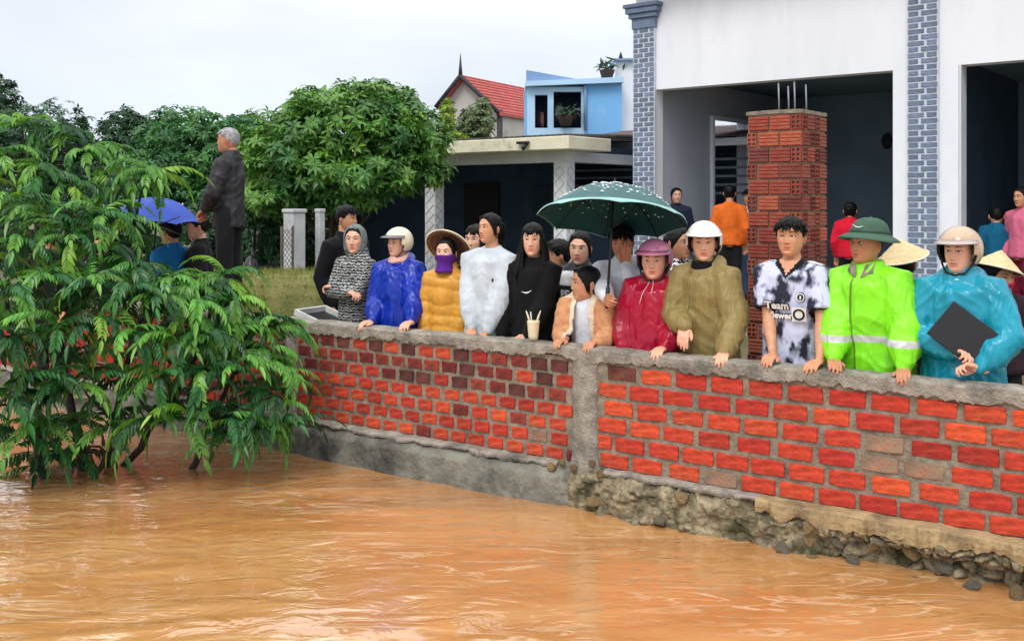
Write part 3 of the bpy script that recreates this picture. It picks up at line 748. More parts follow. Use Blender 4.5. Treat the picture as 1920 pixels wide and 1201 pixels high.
# ------------------------------------------------------------------ houses further back
def red_house():
    Y = 40.0
    A = at(831, 196, Y); B = at(937, 206, Y - 1.0); ridge = at(872, 144, Y - .5); Rr = at(1010, 172, Y + 4)
    root = empty('red_roof_house', (A[0], A[1], 0))
    tag(root, 'pale gabled house with red tiled roof behind the tree', 'building')
    o = Vector((A[0], A[1], 0))
    g0 = A - o; g1 = B - o; ap = ridge - o
    ext = Vector((Rr[0] - ridge[0], 5.5, 0))
    wallm = mat('old_plaster', (200, 194, 188), .9, var=.1, vscale=1.2, dirt=((146, 138, 132), 1.2, .5, .72))
    z0 = .1
    mb = MB()
    f = [(g0.x, g0.y, z0), (g1.x, g1.y, z0), tuple(g1), tuple(ap), tuple(g0)]
    bk = [tuple(Vector(q) + ext) for q in f]
    mb.add(f + bk, [(0, 1, 2, 3, 4), (9, 8, 7, 6, 5), (1, 6, 7, 2), (0, 4, 9, 5)])
    mb.build('wall', wallm, root, False)
    rm = mat('red_tile', (190, 92, 88), .8, var=.15, vscale=3, bump=.03, bscale=9, dirt=((160, 104, 100), 2, .5, .7))
    e = ext.normalized() * .35
    rt = empty('roof')
    bpy.data.objects.remove(rt)
    def slope(a, b, nm):
        d = (b - a) * 1.12; q = [a - e, a - e + d, a + ext + d, a + ext]; up = Vector((0, 0, .09))
        ob = MB().add([tuple(v + up * .5) for v in q] + [tuple(v - up) for v in q], [(0, 1, 2, 3), (7, 6, 5, 4), (0, 4, 5, 1), (1, 5, 6, 2), (2, 6, 7, 3), (3, 7, 4, 0)]).build(nm, rm, root, False)
        n = 11                                   # standing rows of tiles
        for k in range(n):
            t = (k + .5) / n; p0 = a - e + d * t; p1 = a + ext + d * t
            MB().tube([tuple(p0 + up * .6), tuple(p1 + up * .6)], .035, 5).build('tile_row', rm, ob)
        return ob
    slope(ap, g1, 'roof'); slope(ap, g0, 'roof')
    dk = mat('barge_board', (54, 52, 60), .8)
    for q in (g0, g1):
        d = (q - ap) * 1.12
        MB().tube([tuple(ap - e * 1.1), tuple(ap + d - e * 1.1)], .09, 4).build('barge_board', dk, root)
    MB().tube([tuple(ap - e), tuple(ap - e + Vector((0, 0, .35))), tuple(ap - e + Vector((0, 0, .9)))], [.09, .06, .01], 6).build('finial', dk, root)
    # window under the eave on the side wall
    mid = g1 + ext * .45; nrm = ext.normalized()
    wM = Matrix(((nrm.x, -nrm.y, 0, mid.x), (nrm.y, nrm.x, 0, mid.y), (0, 0, 1, g1.z - 1.05), (0, 0, 0, 1)))
    w = MB().box((0, -.02, 0), (.9, .1, .9)).build('window', dk, root, False); w.matrix_local = wM
    ft = MB()
    for x in (-.46, .46): ft.box((x, -.06, 0), (.06, .08, 1.0))
    ft.build('frame', M_JAMB, w, False)
    dp = MB().tube([(g1.x, g1.y - .1, .2), (g1.x, g1.y - .1, g1.z)], .12, 6).build('corner_pipe', dk, root)
red_house()

def blue_house():
    Y = 30.0; s = Y / FOC
    o = at(988, 370, Y)
    root = empty('blue_house', (o[0], o[1], 0))
    tag(root, 'bright sky-blue two-storey house with open balcony windows and roof plants', 'building')
    def X(px): return (px - 988) * s
    def Z(py): return CAMZ - (py - HOR) * s
    blue = mat('sky_blue_paint', (120, 182, 236), .8, var=.07, vscale=.8, dirt=((160, 196, 226), 1.1, .54, .74))
    pale = mat('pale_blue_paint', (178, 212, 242), .8, var=.07, vscale=1)
    grey = mat('grey_blue_parapet', (122, 150, 186), .85, var=.1, vscale=1)
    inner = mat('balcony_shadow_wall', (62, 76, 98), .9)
    def bx(nm, x0, x1, y0, y1, d0, d1, m, par=None):
        return MB().box(((X(x0) + X(x1)) / 2, (d0 + d1) / 2, (Z(y0) + Z(y1)) / 2), (X(x1) - X(x0), d1 - d0, abs(Z(y0) - Z(y1)))).build(nm, m, par or root, False)
    gy = HOR + 1.8 / s
    bx('wall', 1096, 1166, 156, gy, 0, 5, blue)
    mb = MB()
    for x0, x1, y0, y1 in ((988, 1003, 163, gy), (1027, 1038, 163, gy), (1090, 1095.8, 163, gy), (1003, 1027, 163, 178), (1038, 1090, 163, 172), (1003, 1027, 240, gy), (1038, 1090, 240, gy)):
        mb.box(((X(x0) + X(x1)) / 2, .12, (Z(y0) + Z(y1)) / 2), (X(x1) - X(x0), .24, abs(Z(y0) - Z(y1))))
    mb.build('balcony_wall', pale, root, False)
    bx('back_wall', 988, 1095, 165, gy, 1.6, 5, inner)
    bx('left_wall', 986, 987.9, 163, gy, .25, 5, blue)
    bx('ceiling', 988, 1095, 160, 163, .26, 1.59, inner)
    # sloping cornice slab and parapet
    MB().add([(X(985), -.25, Z(163)), (X(1168), -.25, Z(156)), (X(1168), 5, Z(156)), (X(985), 5, Z(163)), (X(985), -.25, Z(154)), (X(1168), -.25, Z(146)), (X(1168), 5, Z(146)), (X(985), 5, Z(154))],
             [(0, 3, 2, 1), (4, 5, 6, 7), (0, 1, 5, 4), (1, 2, 6, 5), (2, 3, 7, 6), (3, 0, 4, 7)]).build('cornice', pale, root, False)
    MB().add([(X(987), .2, Z(153.5)), (X(1090), .2, Z(149)), (X(1090), .4, Z(149)), (X(987), .4, Z(153.5)), (X(987), .2, Z(130)), (X(1090), .2, Z(148)), (X(1090), .4, Z(148)), (X(987), .4, Z(130))],
             [(0, 3, 2, 1), (4, 5, 6, 7), (0, 1, 5, 4), (1, 2, 6, 5), (2, 3, 7, 6), (3, 0, 4, 7)]).build('parapet', grey, root, False)
    bx('stair_tower', 1158, 1210, 110, gy, .6, 5, M_WHITE)
    bx('tower_coping', 1155, 1212, 106, 110, .4, 5.2, grey)
    MB().tube([(X(1168), .6, Z(106)), (X(1168), .6, Z(92))], [.08, .01], 6).build('finial', M_BLACKISH, root)
    MB().tube([(X(1097), -.08, Z(150)), (X(1097), -.08, Z(245))], .05, 6).build('drain_pipe', grey, root)
    # window contents: washing on a line
    cl = [mat('laundry_%d' % k, c, .9) for k, c in enumerate(((64, 44, 52), (160, 120, 120), (150, 156, 150), (46, 48, 62)))]
    for k, (x0, x1, y0, y1) in enumerate(((1006, 1014, 205, 236), (1014, 1021, 208, 238), (1044, 1056, 196, 226), (1060, 1070, 206, 234), (1072, 1086, 198, 228))):
        q = MB(); g = []
        for i in range(8):
            x = X(x0) + (X(x1) - X(x0)) * i / 7; d = .5 + .06 * math.sin(i * 2.1)
            g.append([(x, d, Z(y0)), (x, d + .03, Z(y0)), (x, d + .05, Z(y1) + .1 * math.sin(i)), (x, d + .02, Z(y1) + .1 * math.sin(i))])
        q.loft(g).build('laundry', cl[k % 4], root)
    for px, py in ((1140, 146), (1060, 236)):
        b = empty('pot_plant', (o[0] + X(px), o[1] + (-.12 if py > 200 else .3), Z(py)))
        tag(b, 'potted plant in a dark bowl on the blue house roof' if py < 200 else 'potted plant on the balcony sill of the blue house', 'plant')
        MB().loft([[(r_ * math.cos(a), r_ * math.sin(a), z) for a in np.linspace(0, 6.28, 12, endpoint=False)] for r_, z in ((.16, 0), (.24, .25), (.25, .28))]).build('pot', mat('bowl_brown', (72, 52, 44), .8), b)
        lf = MB(); rg = random.Random(px)
        for k in range(70):
            c = np.array((rg.gauss(0, .2), rg.gauss(0, .15), .32 + abs(rg.gauss(0, .14)))); d = np.array((rg.gauss(0, 1), rg.gauss(0, 1), rg.gauss(.4, .6))) * .1; w = np.array((rg.gauss(0, 1), rg.gauss(0, 1), 0)) * .04
            lf.add([c - w, c + d, c + w, c - d], [(0, 1, 2, 3)])
        lf.build('foliage', mat('pot_leaf', (70, 96, 78), .7, var=.3), b, False)
blue_house()
# ------------------------------------------------------------------ vegetation
def leaf_mat(name, c1, c2, rnd=.0, rough=.45, trans=.3, vs=1.5):
    return mat(name, c1, rough, col2=c2, mixs=(.38, .62), vscale=vs, rnd=rnd, trans=trans, spec=.5, tint=True)
M_BARK = mat('bark', (64, 56, 46), .9, var=.3, vscale=9, bump=.02, bscale=24, stretch=(1, 1, .25))
M_WETBARK = mat('wet_bark', (46, 40, 32), .7, var=.3, vscale=9, bump=.02, bscale=24, stretch=(1, 1, .25))

def whorl_crown(lobes, n, leaf, width, seed, shell=.55, per=8, tilt=.5):
    """leaf whorls spread through lumpy lobes; returns an MB with per-leaf tint"""
    rng = np.random.RandomState(seed); mb = MB()
    vol = np.array([l[1][0] * l[1][1] * l[1][2] for l in lobes]) ** .67; vol /= vol.sum()
    allV = []; allF = []; allC = []; k0 = 0
    for li, (c, r) in enumerate(lobes):
        m = int(n * vol[li])
        d = rng.normal(size=(m, 3)); d /= np.linalg.norm(d, axis=1)[:, None]
        rad = shell + (1 - shell) * rng.random_sample(m) ** .6
        rad = rad * (1 + .22 * vn(d * 2.3 + li * 7, seed) + .16 * vn(d * 6.0 + li * 3, seed + 4))
        P = np.asarray(c) + d * rad[:, None] * np.asarray(r)
        for j in range(m):
            ax = d[j] * (1 - tilt) + np.array((0, 0, .7)) + rng.normal(size=3) * .35; ax /= np.linalg.norm(ax)
            x = np.cross(ax, (1, .2, .1)); x /= np.linalg.norm(x); y = np.cross(ax, x)
            tone = .75 + .5 * rng.random_sample(); yel = rng.random_sample()
            col = np.array((tone * (1 + .5 * (yel > .86)), tone * (1 + .15 * (yel > .86)), tone))
            ph = rng.uniform(0, 6.28)
            for q in range(per):
                a = ph + 6.283 * q / per + rng.uniform(-.25, .25); L = leaf * rng.uniform(.7, 1.15); W = width * rng.uniform(.8, 1.2)
                dr = math.cos(a) * x + math.sin(a) * y; sd = np.cross(ax, dr)
                up = rng.uniform(-.25, .5)
                t = dr + ax * up; e = dr * .9 - ax * (.45 - up * .4)
                b = P[j]; mid = b + t * L * .5; tip = mid + e * L * .5
                allV += [b, mid - sd * W * .5 + ax * W * .12, tip, mid + sd * W * .5 + ax * W * .12, mid]
                allF += [(k0, k0 + 1, k0 + 4), (k0 + 1, k0 + 2, k0 + 4), (k0 + 2, k0 + 3, k0 + 4), (k0 + 3, k0, k0 + 4)] if per <= 8 and leaf > .16 else [(k0, k0 + 1, k0 + 2, k0 + 3)]
                allC += [col] * 5; k0 += 5
    return mb.add(np.array(allV), allF, 0, np.array(allC))

def limb_tree(root, base, top, r0, targets, m, seed, name='trunk'):
    rng = random.Random(seed); mb = MB()
    base = np.array(base); top = np.array(top)
    pts = [base + (top - base) * t + np.array((rng.gauss(0, .05), rng.gauss(0, .05), 0)) * (0 < t < 1) for t in (0, .25, .5, .75, 1)]
    mb.tube(pts, [r0 * 1.25, r0, r0 * .9, r0 * .8, r0 * .65], 9)
    for tg in targets:
        tg = np.array(tg); s = pts[rng.choice((2, 3, 4))]
        mid = (s + tg) / 2 + np.array((rng.gauss(0, .1), rng.gauss(0, .1), .12))
        mb.tube([s, mid, tg], [r0 * .5, r0 * .32, r0 * .1], 6)
    return mb.build(name, m, root)

def bush_tree(name, label, cat, boxes, n, leaf, width, m, seed, ground_y=None, per=7, group=None, trunk=True):
    """boxes: list of (px, py, Y, rx_px, ry_px, rz_m) lobes"""
    lobes = []
    for px, py, Y, rx, ry, rz in boxes:
        p = at(px, py, Y); s = Y / FOC
        lobes.append((np.array(p), (rx * s, rz, ry * s)))
    c = np.mean([l[0] for l in lobes], 0)
    base = np.array((c[0], c[1], GROUND))
    root = empty(name, tuple(base)); tag(root, label, cat, group)
    sh = [((l[0] - base), l[1]) for l in lobes]
    o = whorl_crown(sh, n, leaf, width, seed, per=per).build('crown', m, root, False, True)
    if trunk:
        limb_tree(root, (0, 0, -.05), (0, 0, max(.6, (c[2] - GROUND) * .75)), max(.07, .035 * (c[2])), [tuple(l[0]) for l in sh], M_BARK, seed)
    return root

M_LF_BIG = leaf_mat('mango_leaf', (46, 96, 40), (104, 156, 58), rough=.4, trans=.25)
M_LF_MID = leaf_mat('longan_leaf', (38, 90, 50), (80, 138, 66), rough=.45, trans=.25)
M_LF_DARK = leaf_mat('far_leaf', (26, 60, 40), (50, 94, 52), rough=.5, trans=.2)
bush_tree('leafy_tree', 'large rounded dark green tree beside the veranda house', 'tree',
          [(660, 250, 14.0, 150, 78, 1.1), (560, 290, 13.8, 95, 80, .9), (760, 270, 14.0, 78, 80, .9), (700, 200, 14.2, 95, 46, .8), (600, 340, 13.6, 90, 48, .8), (780, 320, 13.9, 55, 30, .6), (590, 205, 14.2, 60, 38, .6), (520, 370, 13.5, 60, 36, .6), (690, 330, 13.5, 95, 38, .8), (505, 300, 13.9, 60, 80, .7), (640, 375, 13.6, 80, 22, .6), (455, 350, 14.2, 50, 70, .6)],
          3300, .17, .055, M_LF_BIG, 3)
bush_tree('leafy_tree', 'bushy green tree right behind the person standing on the wall', 'tree',
          [(390, 300, 16.5, 120, 88, 1.1), (340, 250, 17, 70, 50, .9), (450, 260, 17, 65, 40, .9), (310, 330, 16, 80, 60, 1), (440, 380, 15.5, 90, 60, 1), (480, 300, 16.2, 60, 75, .8)],
          2300, .14, .05, M_LF_MID, 5)
bush_tree('leafy_tree', 'dark blue-green tree with spiky top left of the grey-haired person on the wall', 'tree',
          [(250, 290, 19, 62, 80, 1), (235, 240, 19, 38, 36, .7), (290, 260, 19.5, 50, 40, .8), (240, 350, 18.5, 80, 60, 1)],
          1300, .13, .045, M_LF_DARK, 6)
bush_tree('leafy_tree', 'dark rounded tree at the far left edge of the picture', 'tree',
          [(90, 270, 24, 85, 74, 1.6), (0, 230, 24, 40, 70, 1.2), (-5, 175, 24.5, 22, 36, .8), (140, 300, 23.5, 50, 60, 1), (20, 330, 23, 120, 80, 1.4)],
          2000, .17, .06, M_LF_DARK, 7)
bush_tree('shrub', 'dusty green shrub in front of the red-roofed house gable', 'shrub',
          [(893, 235, 26, 36, 36, .8), (870, 255, 26, 36, 24, .7), (905, 205, 26, 14, 20, .4)], 520, .16, .06, mat('olive_leaf', (86, 108, 74), .6, col2=(130, 146, 104), trans=.2, tint=True), 8)
bush_tree('shrub', 'low yellow-green shrub above the veranda roof beside the big tree', 'shrub', [(850, 262, 21, 26, 14, .5), (838, 225, 22, 14, 40, .5)], 240, .12, .05, mat('lime_leaf', (100, 140, 54), .6, col2=(150, 170, 60), trans=.2, tint=True), 9)
bush_tree('hedge', 'dark hedge filling the gap under the trees behind the wall', 'hedge',
          [(60, 430, 15, 180, 70, .8), (300, 440, 14.5, 170, 70, .8), (480, 440, 14, 90, 60, .6), (560, 450, 15.5, 90, 60, .6)], 2500, .12, .045, M_LF_DARK, 12)
bush_tree('hedge', 'long dark line of distant trees low on the left horizon', 'hedge',
          [(150, 330, 40, 320, 60, 2), (500, 300, 40, 240, 60, 2), (780, 330, 40, 160, 60, 2)], 1500, .4, .16, M_LF_DARK, 13, trunk=False)

# ---- the drooping tree standing in the flood water
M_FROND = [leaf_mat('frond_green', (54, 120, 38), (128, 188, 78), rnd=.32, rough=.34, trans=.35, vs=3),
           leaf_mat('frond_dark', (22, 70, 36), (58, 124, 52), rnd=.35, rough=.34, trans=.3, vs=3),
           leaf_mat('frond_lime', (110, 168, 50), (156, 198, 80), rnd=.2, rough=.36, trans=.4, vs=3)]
def frond(seed, pairs=9, L=.42, droop=1.0):
    rng = np.random.RandomState(seed); mb = MB()
    pts = []; p = np.zeros(3); a = .35 + rng.uniform(-.1, .15)
    n = pairs * 2 + 2
    for i in range(n):
        pts.append(p.copy()); a -= droop * 1.5 / n * (1 + .6 * i / n); p = p + np.array((math.cos(a), rng.normal() * .04, math.sin(a))) * L / n
    mb.tube(pts, np.linspace(.0042, .0015, n), 3)
    allV = []; allF = []; allC = []
    def leaflet(b, dr, nrm, l, w):
        sd = np.cross(dr, nrm); sd /= np.linalg.norm(sd)
        m1 = b + dr * l * .3; m2 = b + dr * l * .65 - np.array((0, 0, l * .07)); tip = b + dr * l - np.array((0, 0, l * .22))
        k = len(allV); up = nrm * w * .22
        allV.extend([b, m1 - sd * w * .5 + up, m1, m1 + sd * w * .5 + up, m2 - sd * w * .42 + up, m2, m2 + sd * w * .42 + up, tip])
        allF.extend([(k, k + 1, k + 2), (k, k + 2, k + 3), (k + 1, k + 4, k + 5, k + 2), (k + 2, k + 5, k + 6, k + 3), (k + 4, k + 7, k + 5), (k + 5, k + 7, k + 6)])
        allC.extend([np.ones(3) * rng.uniform(.75, 1.2)] * 8)
    for i in range(pairs):
        j = 2 + int(i * (n - 4) / pairs); b = pts[j]; t = pts[j + 1] - pts[j]; t = t / np.linalg.norm(t)
        nrm = np.array((-t[2], 0, t[0])); side = np.array((0, 1., 0)); f = 1 - .35 * abs(i / pairs - .45) * 2
        for sg in (-1, 1):
            d = t * .75 + side * sg * .75 - np.array((0, 0, .38 + .25 * rng.random_sample())) + rng.normal(size=3) * .08; d /= np.linalg.norm(d)
            leaflet(b, d, nrm + side * sg * .35, .090 * f * rng.uniform(.8, 1.2), .021 * rng.uniform(.85, 1.25))
    t = pts[-1] - pts[-2]; leaflet(pts[-1], t / np.linalg.norm(t), np.array((-t[2], 0, t[0])) / np.linalg.norm(t), .11, .032)
    mb.add(np.array(allV), allF, 0, np.array(allC))
    return mb

def flood_tree():
    base = at(190, 872, 7.18)
    root = empty('flooded_tree', (base[0], base[1], 0))
    tag(root, 'drooping tree with feathery compound leaves standing in the brown flood water', 'tree')
    o = np.array((base[0], base[1], 0))
    rng = random.Random(21)
    variants = [frond(s, 12 + s % 3, .34 + .03 * (s % 4), .8 + .12 * (s % 3)) for s in range(6)]
    vm = [[v.mesh('leaf', m, False, True) for m in M_FROND] for v in variants]
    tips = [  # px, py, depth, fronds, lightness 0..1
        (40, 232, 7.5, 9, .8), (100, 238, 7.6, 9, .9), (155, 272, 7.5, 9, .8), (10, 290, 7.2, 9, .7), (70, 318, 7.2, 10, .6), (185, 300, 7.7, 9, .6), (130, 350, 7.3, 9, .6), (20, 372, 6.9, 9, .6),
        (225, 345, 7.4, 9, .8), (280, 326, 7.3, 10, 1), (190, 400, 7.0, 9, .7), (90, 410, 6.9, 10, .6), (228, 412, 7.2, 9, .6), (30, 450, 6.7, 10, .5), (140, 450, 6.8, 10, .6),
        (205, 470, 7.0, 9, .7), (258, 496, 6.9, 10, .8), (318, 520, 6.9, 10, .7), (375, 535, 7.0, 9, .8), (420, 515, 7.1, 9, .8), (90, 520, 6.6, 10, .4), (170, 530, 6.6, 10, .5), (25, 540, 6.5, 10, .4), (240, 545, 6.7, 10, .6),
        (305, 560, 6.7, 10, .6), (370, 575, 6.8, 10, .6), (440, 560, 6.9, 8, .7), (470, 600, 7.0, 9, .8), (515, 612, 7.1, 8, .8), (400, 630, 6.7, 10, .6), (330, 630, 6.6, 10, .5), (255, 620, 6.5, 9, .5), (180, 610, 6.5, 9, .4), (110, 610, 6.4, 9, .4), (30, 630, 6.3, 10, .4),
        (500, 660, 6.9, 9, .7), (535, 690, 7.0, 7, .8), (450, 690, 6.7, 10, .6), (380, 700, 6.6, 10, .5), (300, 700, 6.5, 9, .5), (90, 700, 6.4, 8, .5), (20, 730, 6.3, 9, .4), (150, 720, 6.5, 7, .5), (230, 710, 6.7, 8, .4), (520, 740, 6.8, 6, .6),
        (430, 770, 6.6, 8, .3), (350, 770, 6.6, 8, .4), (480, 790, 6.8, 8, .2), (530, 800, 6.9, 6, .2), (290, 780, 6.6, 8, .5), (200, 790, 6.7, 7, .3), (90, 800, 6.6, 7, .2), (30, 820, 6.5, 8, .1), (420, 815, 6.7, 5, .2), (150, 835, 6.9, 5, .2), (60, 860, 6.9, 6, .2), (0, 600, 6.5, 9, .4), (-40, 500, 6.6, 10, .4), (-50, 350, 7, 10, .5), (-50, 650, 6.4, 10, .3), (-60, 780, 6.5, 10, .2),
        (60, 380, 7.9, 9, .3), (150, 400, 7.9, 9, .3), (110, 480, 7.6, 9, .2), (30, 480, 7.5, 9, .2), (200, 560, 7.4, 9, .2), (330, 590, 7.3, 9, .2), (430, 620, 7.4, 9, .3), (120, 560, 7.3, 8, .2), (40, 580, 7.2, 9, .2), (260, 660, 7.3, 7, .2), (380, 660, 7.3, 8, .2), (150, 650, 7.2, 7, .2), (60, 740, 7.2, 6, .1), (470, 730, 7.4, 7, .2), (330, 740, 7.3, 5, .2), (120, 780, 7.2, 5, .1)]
    stuffmb = MB(); nobj = 0
    tipW = []
    # nearer clusters first so that the leaves that show largest are single objects
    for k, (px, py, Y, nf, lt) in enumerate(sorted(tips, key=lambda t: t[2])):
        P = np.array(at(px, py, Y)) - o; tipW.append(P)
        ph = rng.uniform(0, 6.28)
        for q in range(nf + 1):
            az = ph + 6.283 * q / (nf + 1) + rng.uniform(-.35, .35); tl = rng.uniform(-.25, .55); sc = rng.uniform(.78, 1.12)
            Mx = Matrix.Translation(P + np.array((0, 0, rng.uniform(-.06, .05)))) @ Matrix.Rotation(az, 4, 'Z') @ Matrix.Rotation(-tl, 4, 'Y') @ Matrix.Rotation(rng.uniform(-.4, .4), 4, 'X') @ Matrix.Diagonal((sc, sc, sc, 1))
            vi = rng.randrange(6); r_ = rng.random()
            mi = 2 if r_ < .10 * lt + .02 else 0 if r_ < .12 + .75 * lt else 1  # darker fronds low and inside: crown shade put into the leaf colour
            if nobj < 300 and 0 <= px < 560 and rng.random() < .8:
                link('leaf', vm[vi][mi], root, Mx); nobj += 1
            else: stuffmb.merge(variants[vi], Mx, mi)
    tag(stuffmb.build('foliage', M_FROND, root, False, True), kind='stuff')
    # stems rise from the water and fan out
    stems = [((190, 880, 7.15), (235, 700, 7.2), (270, 560, 7.2), (255, 430, 7.4), .035), ((165, 890, 7.0), (120, 700, 7.1), (80, 520, 7.2), (60, 330, 7.5), .04),
             ((345, 872, 7.1), (395, 790, 7.0), (440, 700, 6.9), (470, 610, 7.0), .028), ((90, 905, 6.8), (60, 760, 6.8), (20, 600, 6.8), (-20, 440, 6.9), .035), ((205, 880, 7.2), (330, 740, 7.0), (390, 620, 6.9), (400, 530, 7.0), .03), ((150, 895, 6.9), (230, 800, 6.8), (330, 760, 6.7), (440, 790, 6.7), .022)]
    pts = []; mb = MB()
    for a, b, c, d, r0 in stems:
        q = [np.array(at(*v)) - o for v in (a, b, c, d)]; q[0][2] = -.15
        fine = []
        for i in range(3):
            for t in np.linspace(0, 1, 5, endpoint=(i == 2)):
                fine.append(q[i] * (1 - t) + q[i + 1] * t + np.array((rng.gauss(0, .012), rng.gauss(0, .012), 0)))
        mb.tube(fine, np.linspace(r0, r0 * .3, len(fine)), 7); pts += fine[3:]
    mb.build('trunk', M_WETBARK, root)
    br = MB()
    for P in tipW:
        D = [np.linalg.norm(P - s) + (.6 if s[2] > P[2] + .05 else 0) for s in pts]; s = pts[int(np.argmin(D))]
        mid = (P + s) / 2 + np.array((rng.gauss(0, .03), rng.gauss(0, .03), .10 * np.linalg.norm(P - s)))
        br.tube([s, s * .6 + mid * .4, mid, P], [.013, .011, .009, .005], 5)
    for k in range(26):   # dead twigs over the water
        a = pts[rng.randrange(0, len(pts) // 2)]; e = a + np.array((rng.gauss(0, .35), rng.gauss(-.1, .25), rng.uniform(-.3, .25))); e[2] = max(e[2], -.02)
        br.tube([a, (a + e) / 2 + np.array((0, 0, .05)), e], [.008, .006, .003], 4)
    br.build('branches', M_WETBARK, root)
flood_tree()

# ------------------------------------------------------------------ grass bank and yard things behind the wall
def grass_bank():
    Yc = 9.6
    c = at(545, 560, Yc)
    xs = np.linspace(-1.9, 1.2, 60); ys = np.linspace(-.75, 1.1, 30); X, Y = np.meshgrid(xs, ys)
    H = (1.27 - GROUND) * smooth(Y, -.72, -.05) * (1 - .5 * smooth(Y, .5, 1.1)) * smooth(X, -1.9, -1.2) * (1 - smooth(X, .75, 1.2))
    V = np.stack([X + c[0], Y + Yc, GROUND - .05 + H], -1); V[..., 2] += .04 * fbm(V * 3, 5) * (H > .05)
    n = len(xs); F = [(j * n + i, j * n + i + 1, (j + 1) * n + i + 1, (j + 1) * n + i) for j in range(len(ys) - 1) for i in range(n - 1)]
    tag(MB().add(V.reshape(-1, 3), F).build('bank', mat('bank_soil', (104, 108, 56), .95, col2=(134, 130, 80), vscale=5, bump=.02, bscale=30)), kind='structure')
    rg = np.random.RandomState(4); flat = V.reshape(-1, 3); al = []; f = []; co = []
    for k in range(9000):
        b = flat[rg.randint(len(flat))] + np.array((rg.uniform(-.03, .03), rg.uniform(-.03, .03), 0))
        if b[2] < .3: continue
        l = rg.uniform(.03, .09); w = .004; d = np.array((rg.normal() * .5, rg.normal() * .5 - .3, 1)); d /= np.linalg.norm(d); s = np.array((math.cos(k), math.sin(k), 0)) * w
        i = len(al); al += [b - s, b + s, b + d * l]; f.append((i, i + 1, i + 2)); co += [np.ones(3) * rg.uniform(.7, 1.25)] * 3
    tag(MB().add(np.array(al), f, 0, np.array(co)).build('grass', mat('dry_grass', (112, 128, 52), .8, col2=(154, 152, 80), trans=.3, tint=True, vscale=3), None, False, True), 'short yellow-green grass covering the bank behind the wall', 'grass', kind='stuff')
grass_bank()

def chain_fence():
    p = at(528, 0, 11.6); root = empty('chain_link_fence', (p[0], p[1], GROUND), R(-118))
    tag(root, 'rusty chain-link fence panel on a post under the trees', 'fence')
    m = mat('rusty_wire', (74, 66, 54), .7, var=.2)
    MB().tube([(.0, 0, 0), (0, 0, 1.45)], .016, 8).build('post', m, root); MB().tube([(-.2, 0, 0), (-.2, 0, 1.45)], .016, 8).build('post', m, root)
    w = MB()
    for k in np.arange(-1.8, .2, .07):
        for sg in (1, -1):
            x0, z0, x1, z1 = (-.2, -k, 0, -k + .2) if sg > 0 else (-.2, .2 - k, 0, -k)
            pts = []
            for t in np.linspace(0, 1, 24):
                x, z = x0 + (x1 - x0) * t, z0 + (z1 - z0) * t
                if .0 < z < 1.42: pts.append((x, .003 * sg, z))
            if len(pts) > 1: w.tube([pts[0], pts[-1]], .0035, 3)
    w.build('wire_mesh', m, root)
chain_fence()

def scooter():
    p = at(560, 0, 11.3); z = CAMZ - (505 - HOR) / FOC * 11.3
    root = empty('parked_scooter', (p[0], p[1], GROUND), R(20)); tag(root, 'black motor scooter parked beyond the grass bank', 'scooter')
    bk = mat('black_plastic', (20, 20, 22), .35, var=.1); rb = mat('tyre_rubber', (24, 24, 24), .9); ch = mat('chrome', (180, 184, 188), .25, metal=1, var=.05)
    dz = .08
    b = MB(); b.ell((0, 0, .62 + dz), (.46, .14, .14), 14, 8); b.ell((.35, 0, .72 + dz), (.22, .12, .10), 12, 8); b.ell((-.55, 0, .75 + dz), (.10, .17, .30), 12, 8); b.ell((-.2, 0, .45 + dz), (.35, .12, .08), 12, 8)
    me = remesh(b, .02, 3); me.materials.append(bk); link('body', me, root)
    s = MB(); s.ell((.22, 0, .80 + dz), (.36, .13, .06), 14, 8); s.build('seat', bk, root)
    for x in (-.66, .58):
        t = MB(); t.tube([(x + .24 * math.cos(a), 0, .28 + .24 * math.sin(a)) for a in np.linspace(0, 6.283, 25)], .05, 8, cap=False); w = t.build('wheel', rb, root)
        r = MB(); r.tube([(x, -.03, .28), (x, .03, .28)], .1, 12); r.build('rim', ch, w)
    MB().tube([(-.5, -.32, 1.12 + dz), (-.52, -.1, 1.05 + dz), (-.52, .1, 1.05 + dz), (-.5, .32, 1.12 + dz)], .016, 8).build('handlebar', bk, root)
    for sg in (-1, 1):
        q = MB(); q.tube([(-.5, sg * .25, 1.1 + dz), (-.5, sg * .3, 1.28 + dz)], .008, 6); q.ell((-.5, sg * .32, 1.3 + dz), (.015, .06, .04), 10, 6); q.build('mirror', bk, root)
    MB().tube([(-.55, 0, .95 + dz), (-.66, 0, .28)], .03, 8).build('fork', ch, root)
scooter()

def tray():
    s = s_of(600, -.45)
    root = empty('metal_tray'); root.matrix_world = WM @ Matrix.Translation((s_of(608, -.35), .35, .98)) @ Matrix.Rotation(R(16), 4, 'Y')
    tag(root, 'black shallow tray with a pale rim resting behind the wall cap', 'tray')
    dk = mat('black_tray', (22, 22, 24), .5); rim = mat('tray_rim', (206, 208, 206), .6)
    MB().box((0, 0, .0), (.34, .34, .02)).build('base', dk, root, False)
    for c, d in (((0, -.17, .03), (.36, .02, .05)), ((0, .17, .03), (.36, .02, .05)), ((-.17, 0, .03), (.02, .32, .05)), ((.17, 0, .03), (.02, .32, .05))):
        MB().box(c, d).build('rim', rim, root, False)
    MB().tube([(.0, .0, -.01), (.05, .1, -.8)], .02, 6).build('stand', dk, root)
tray()

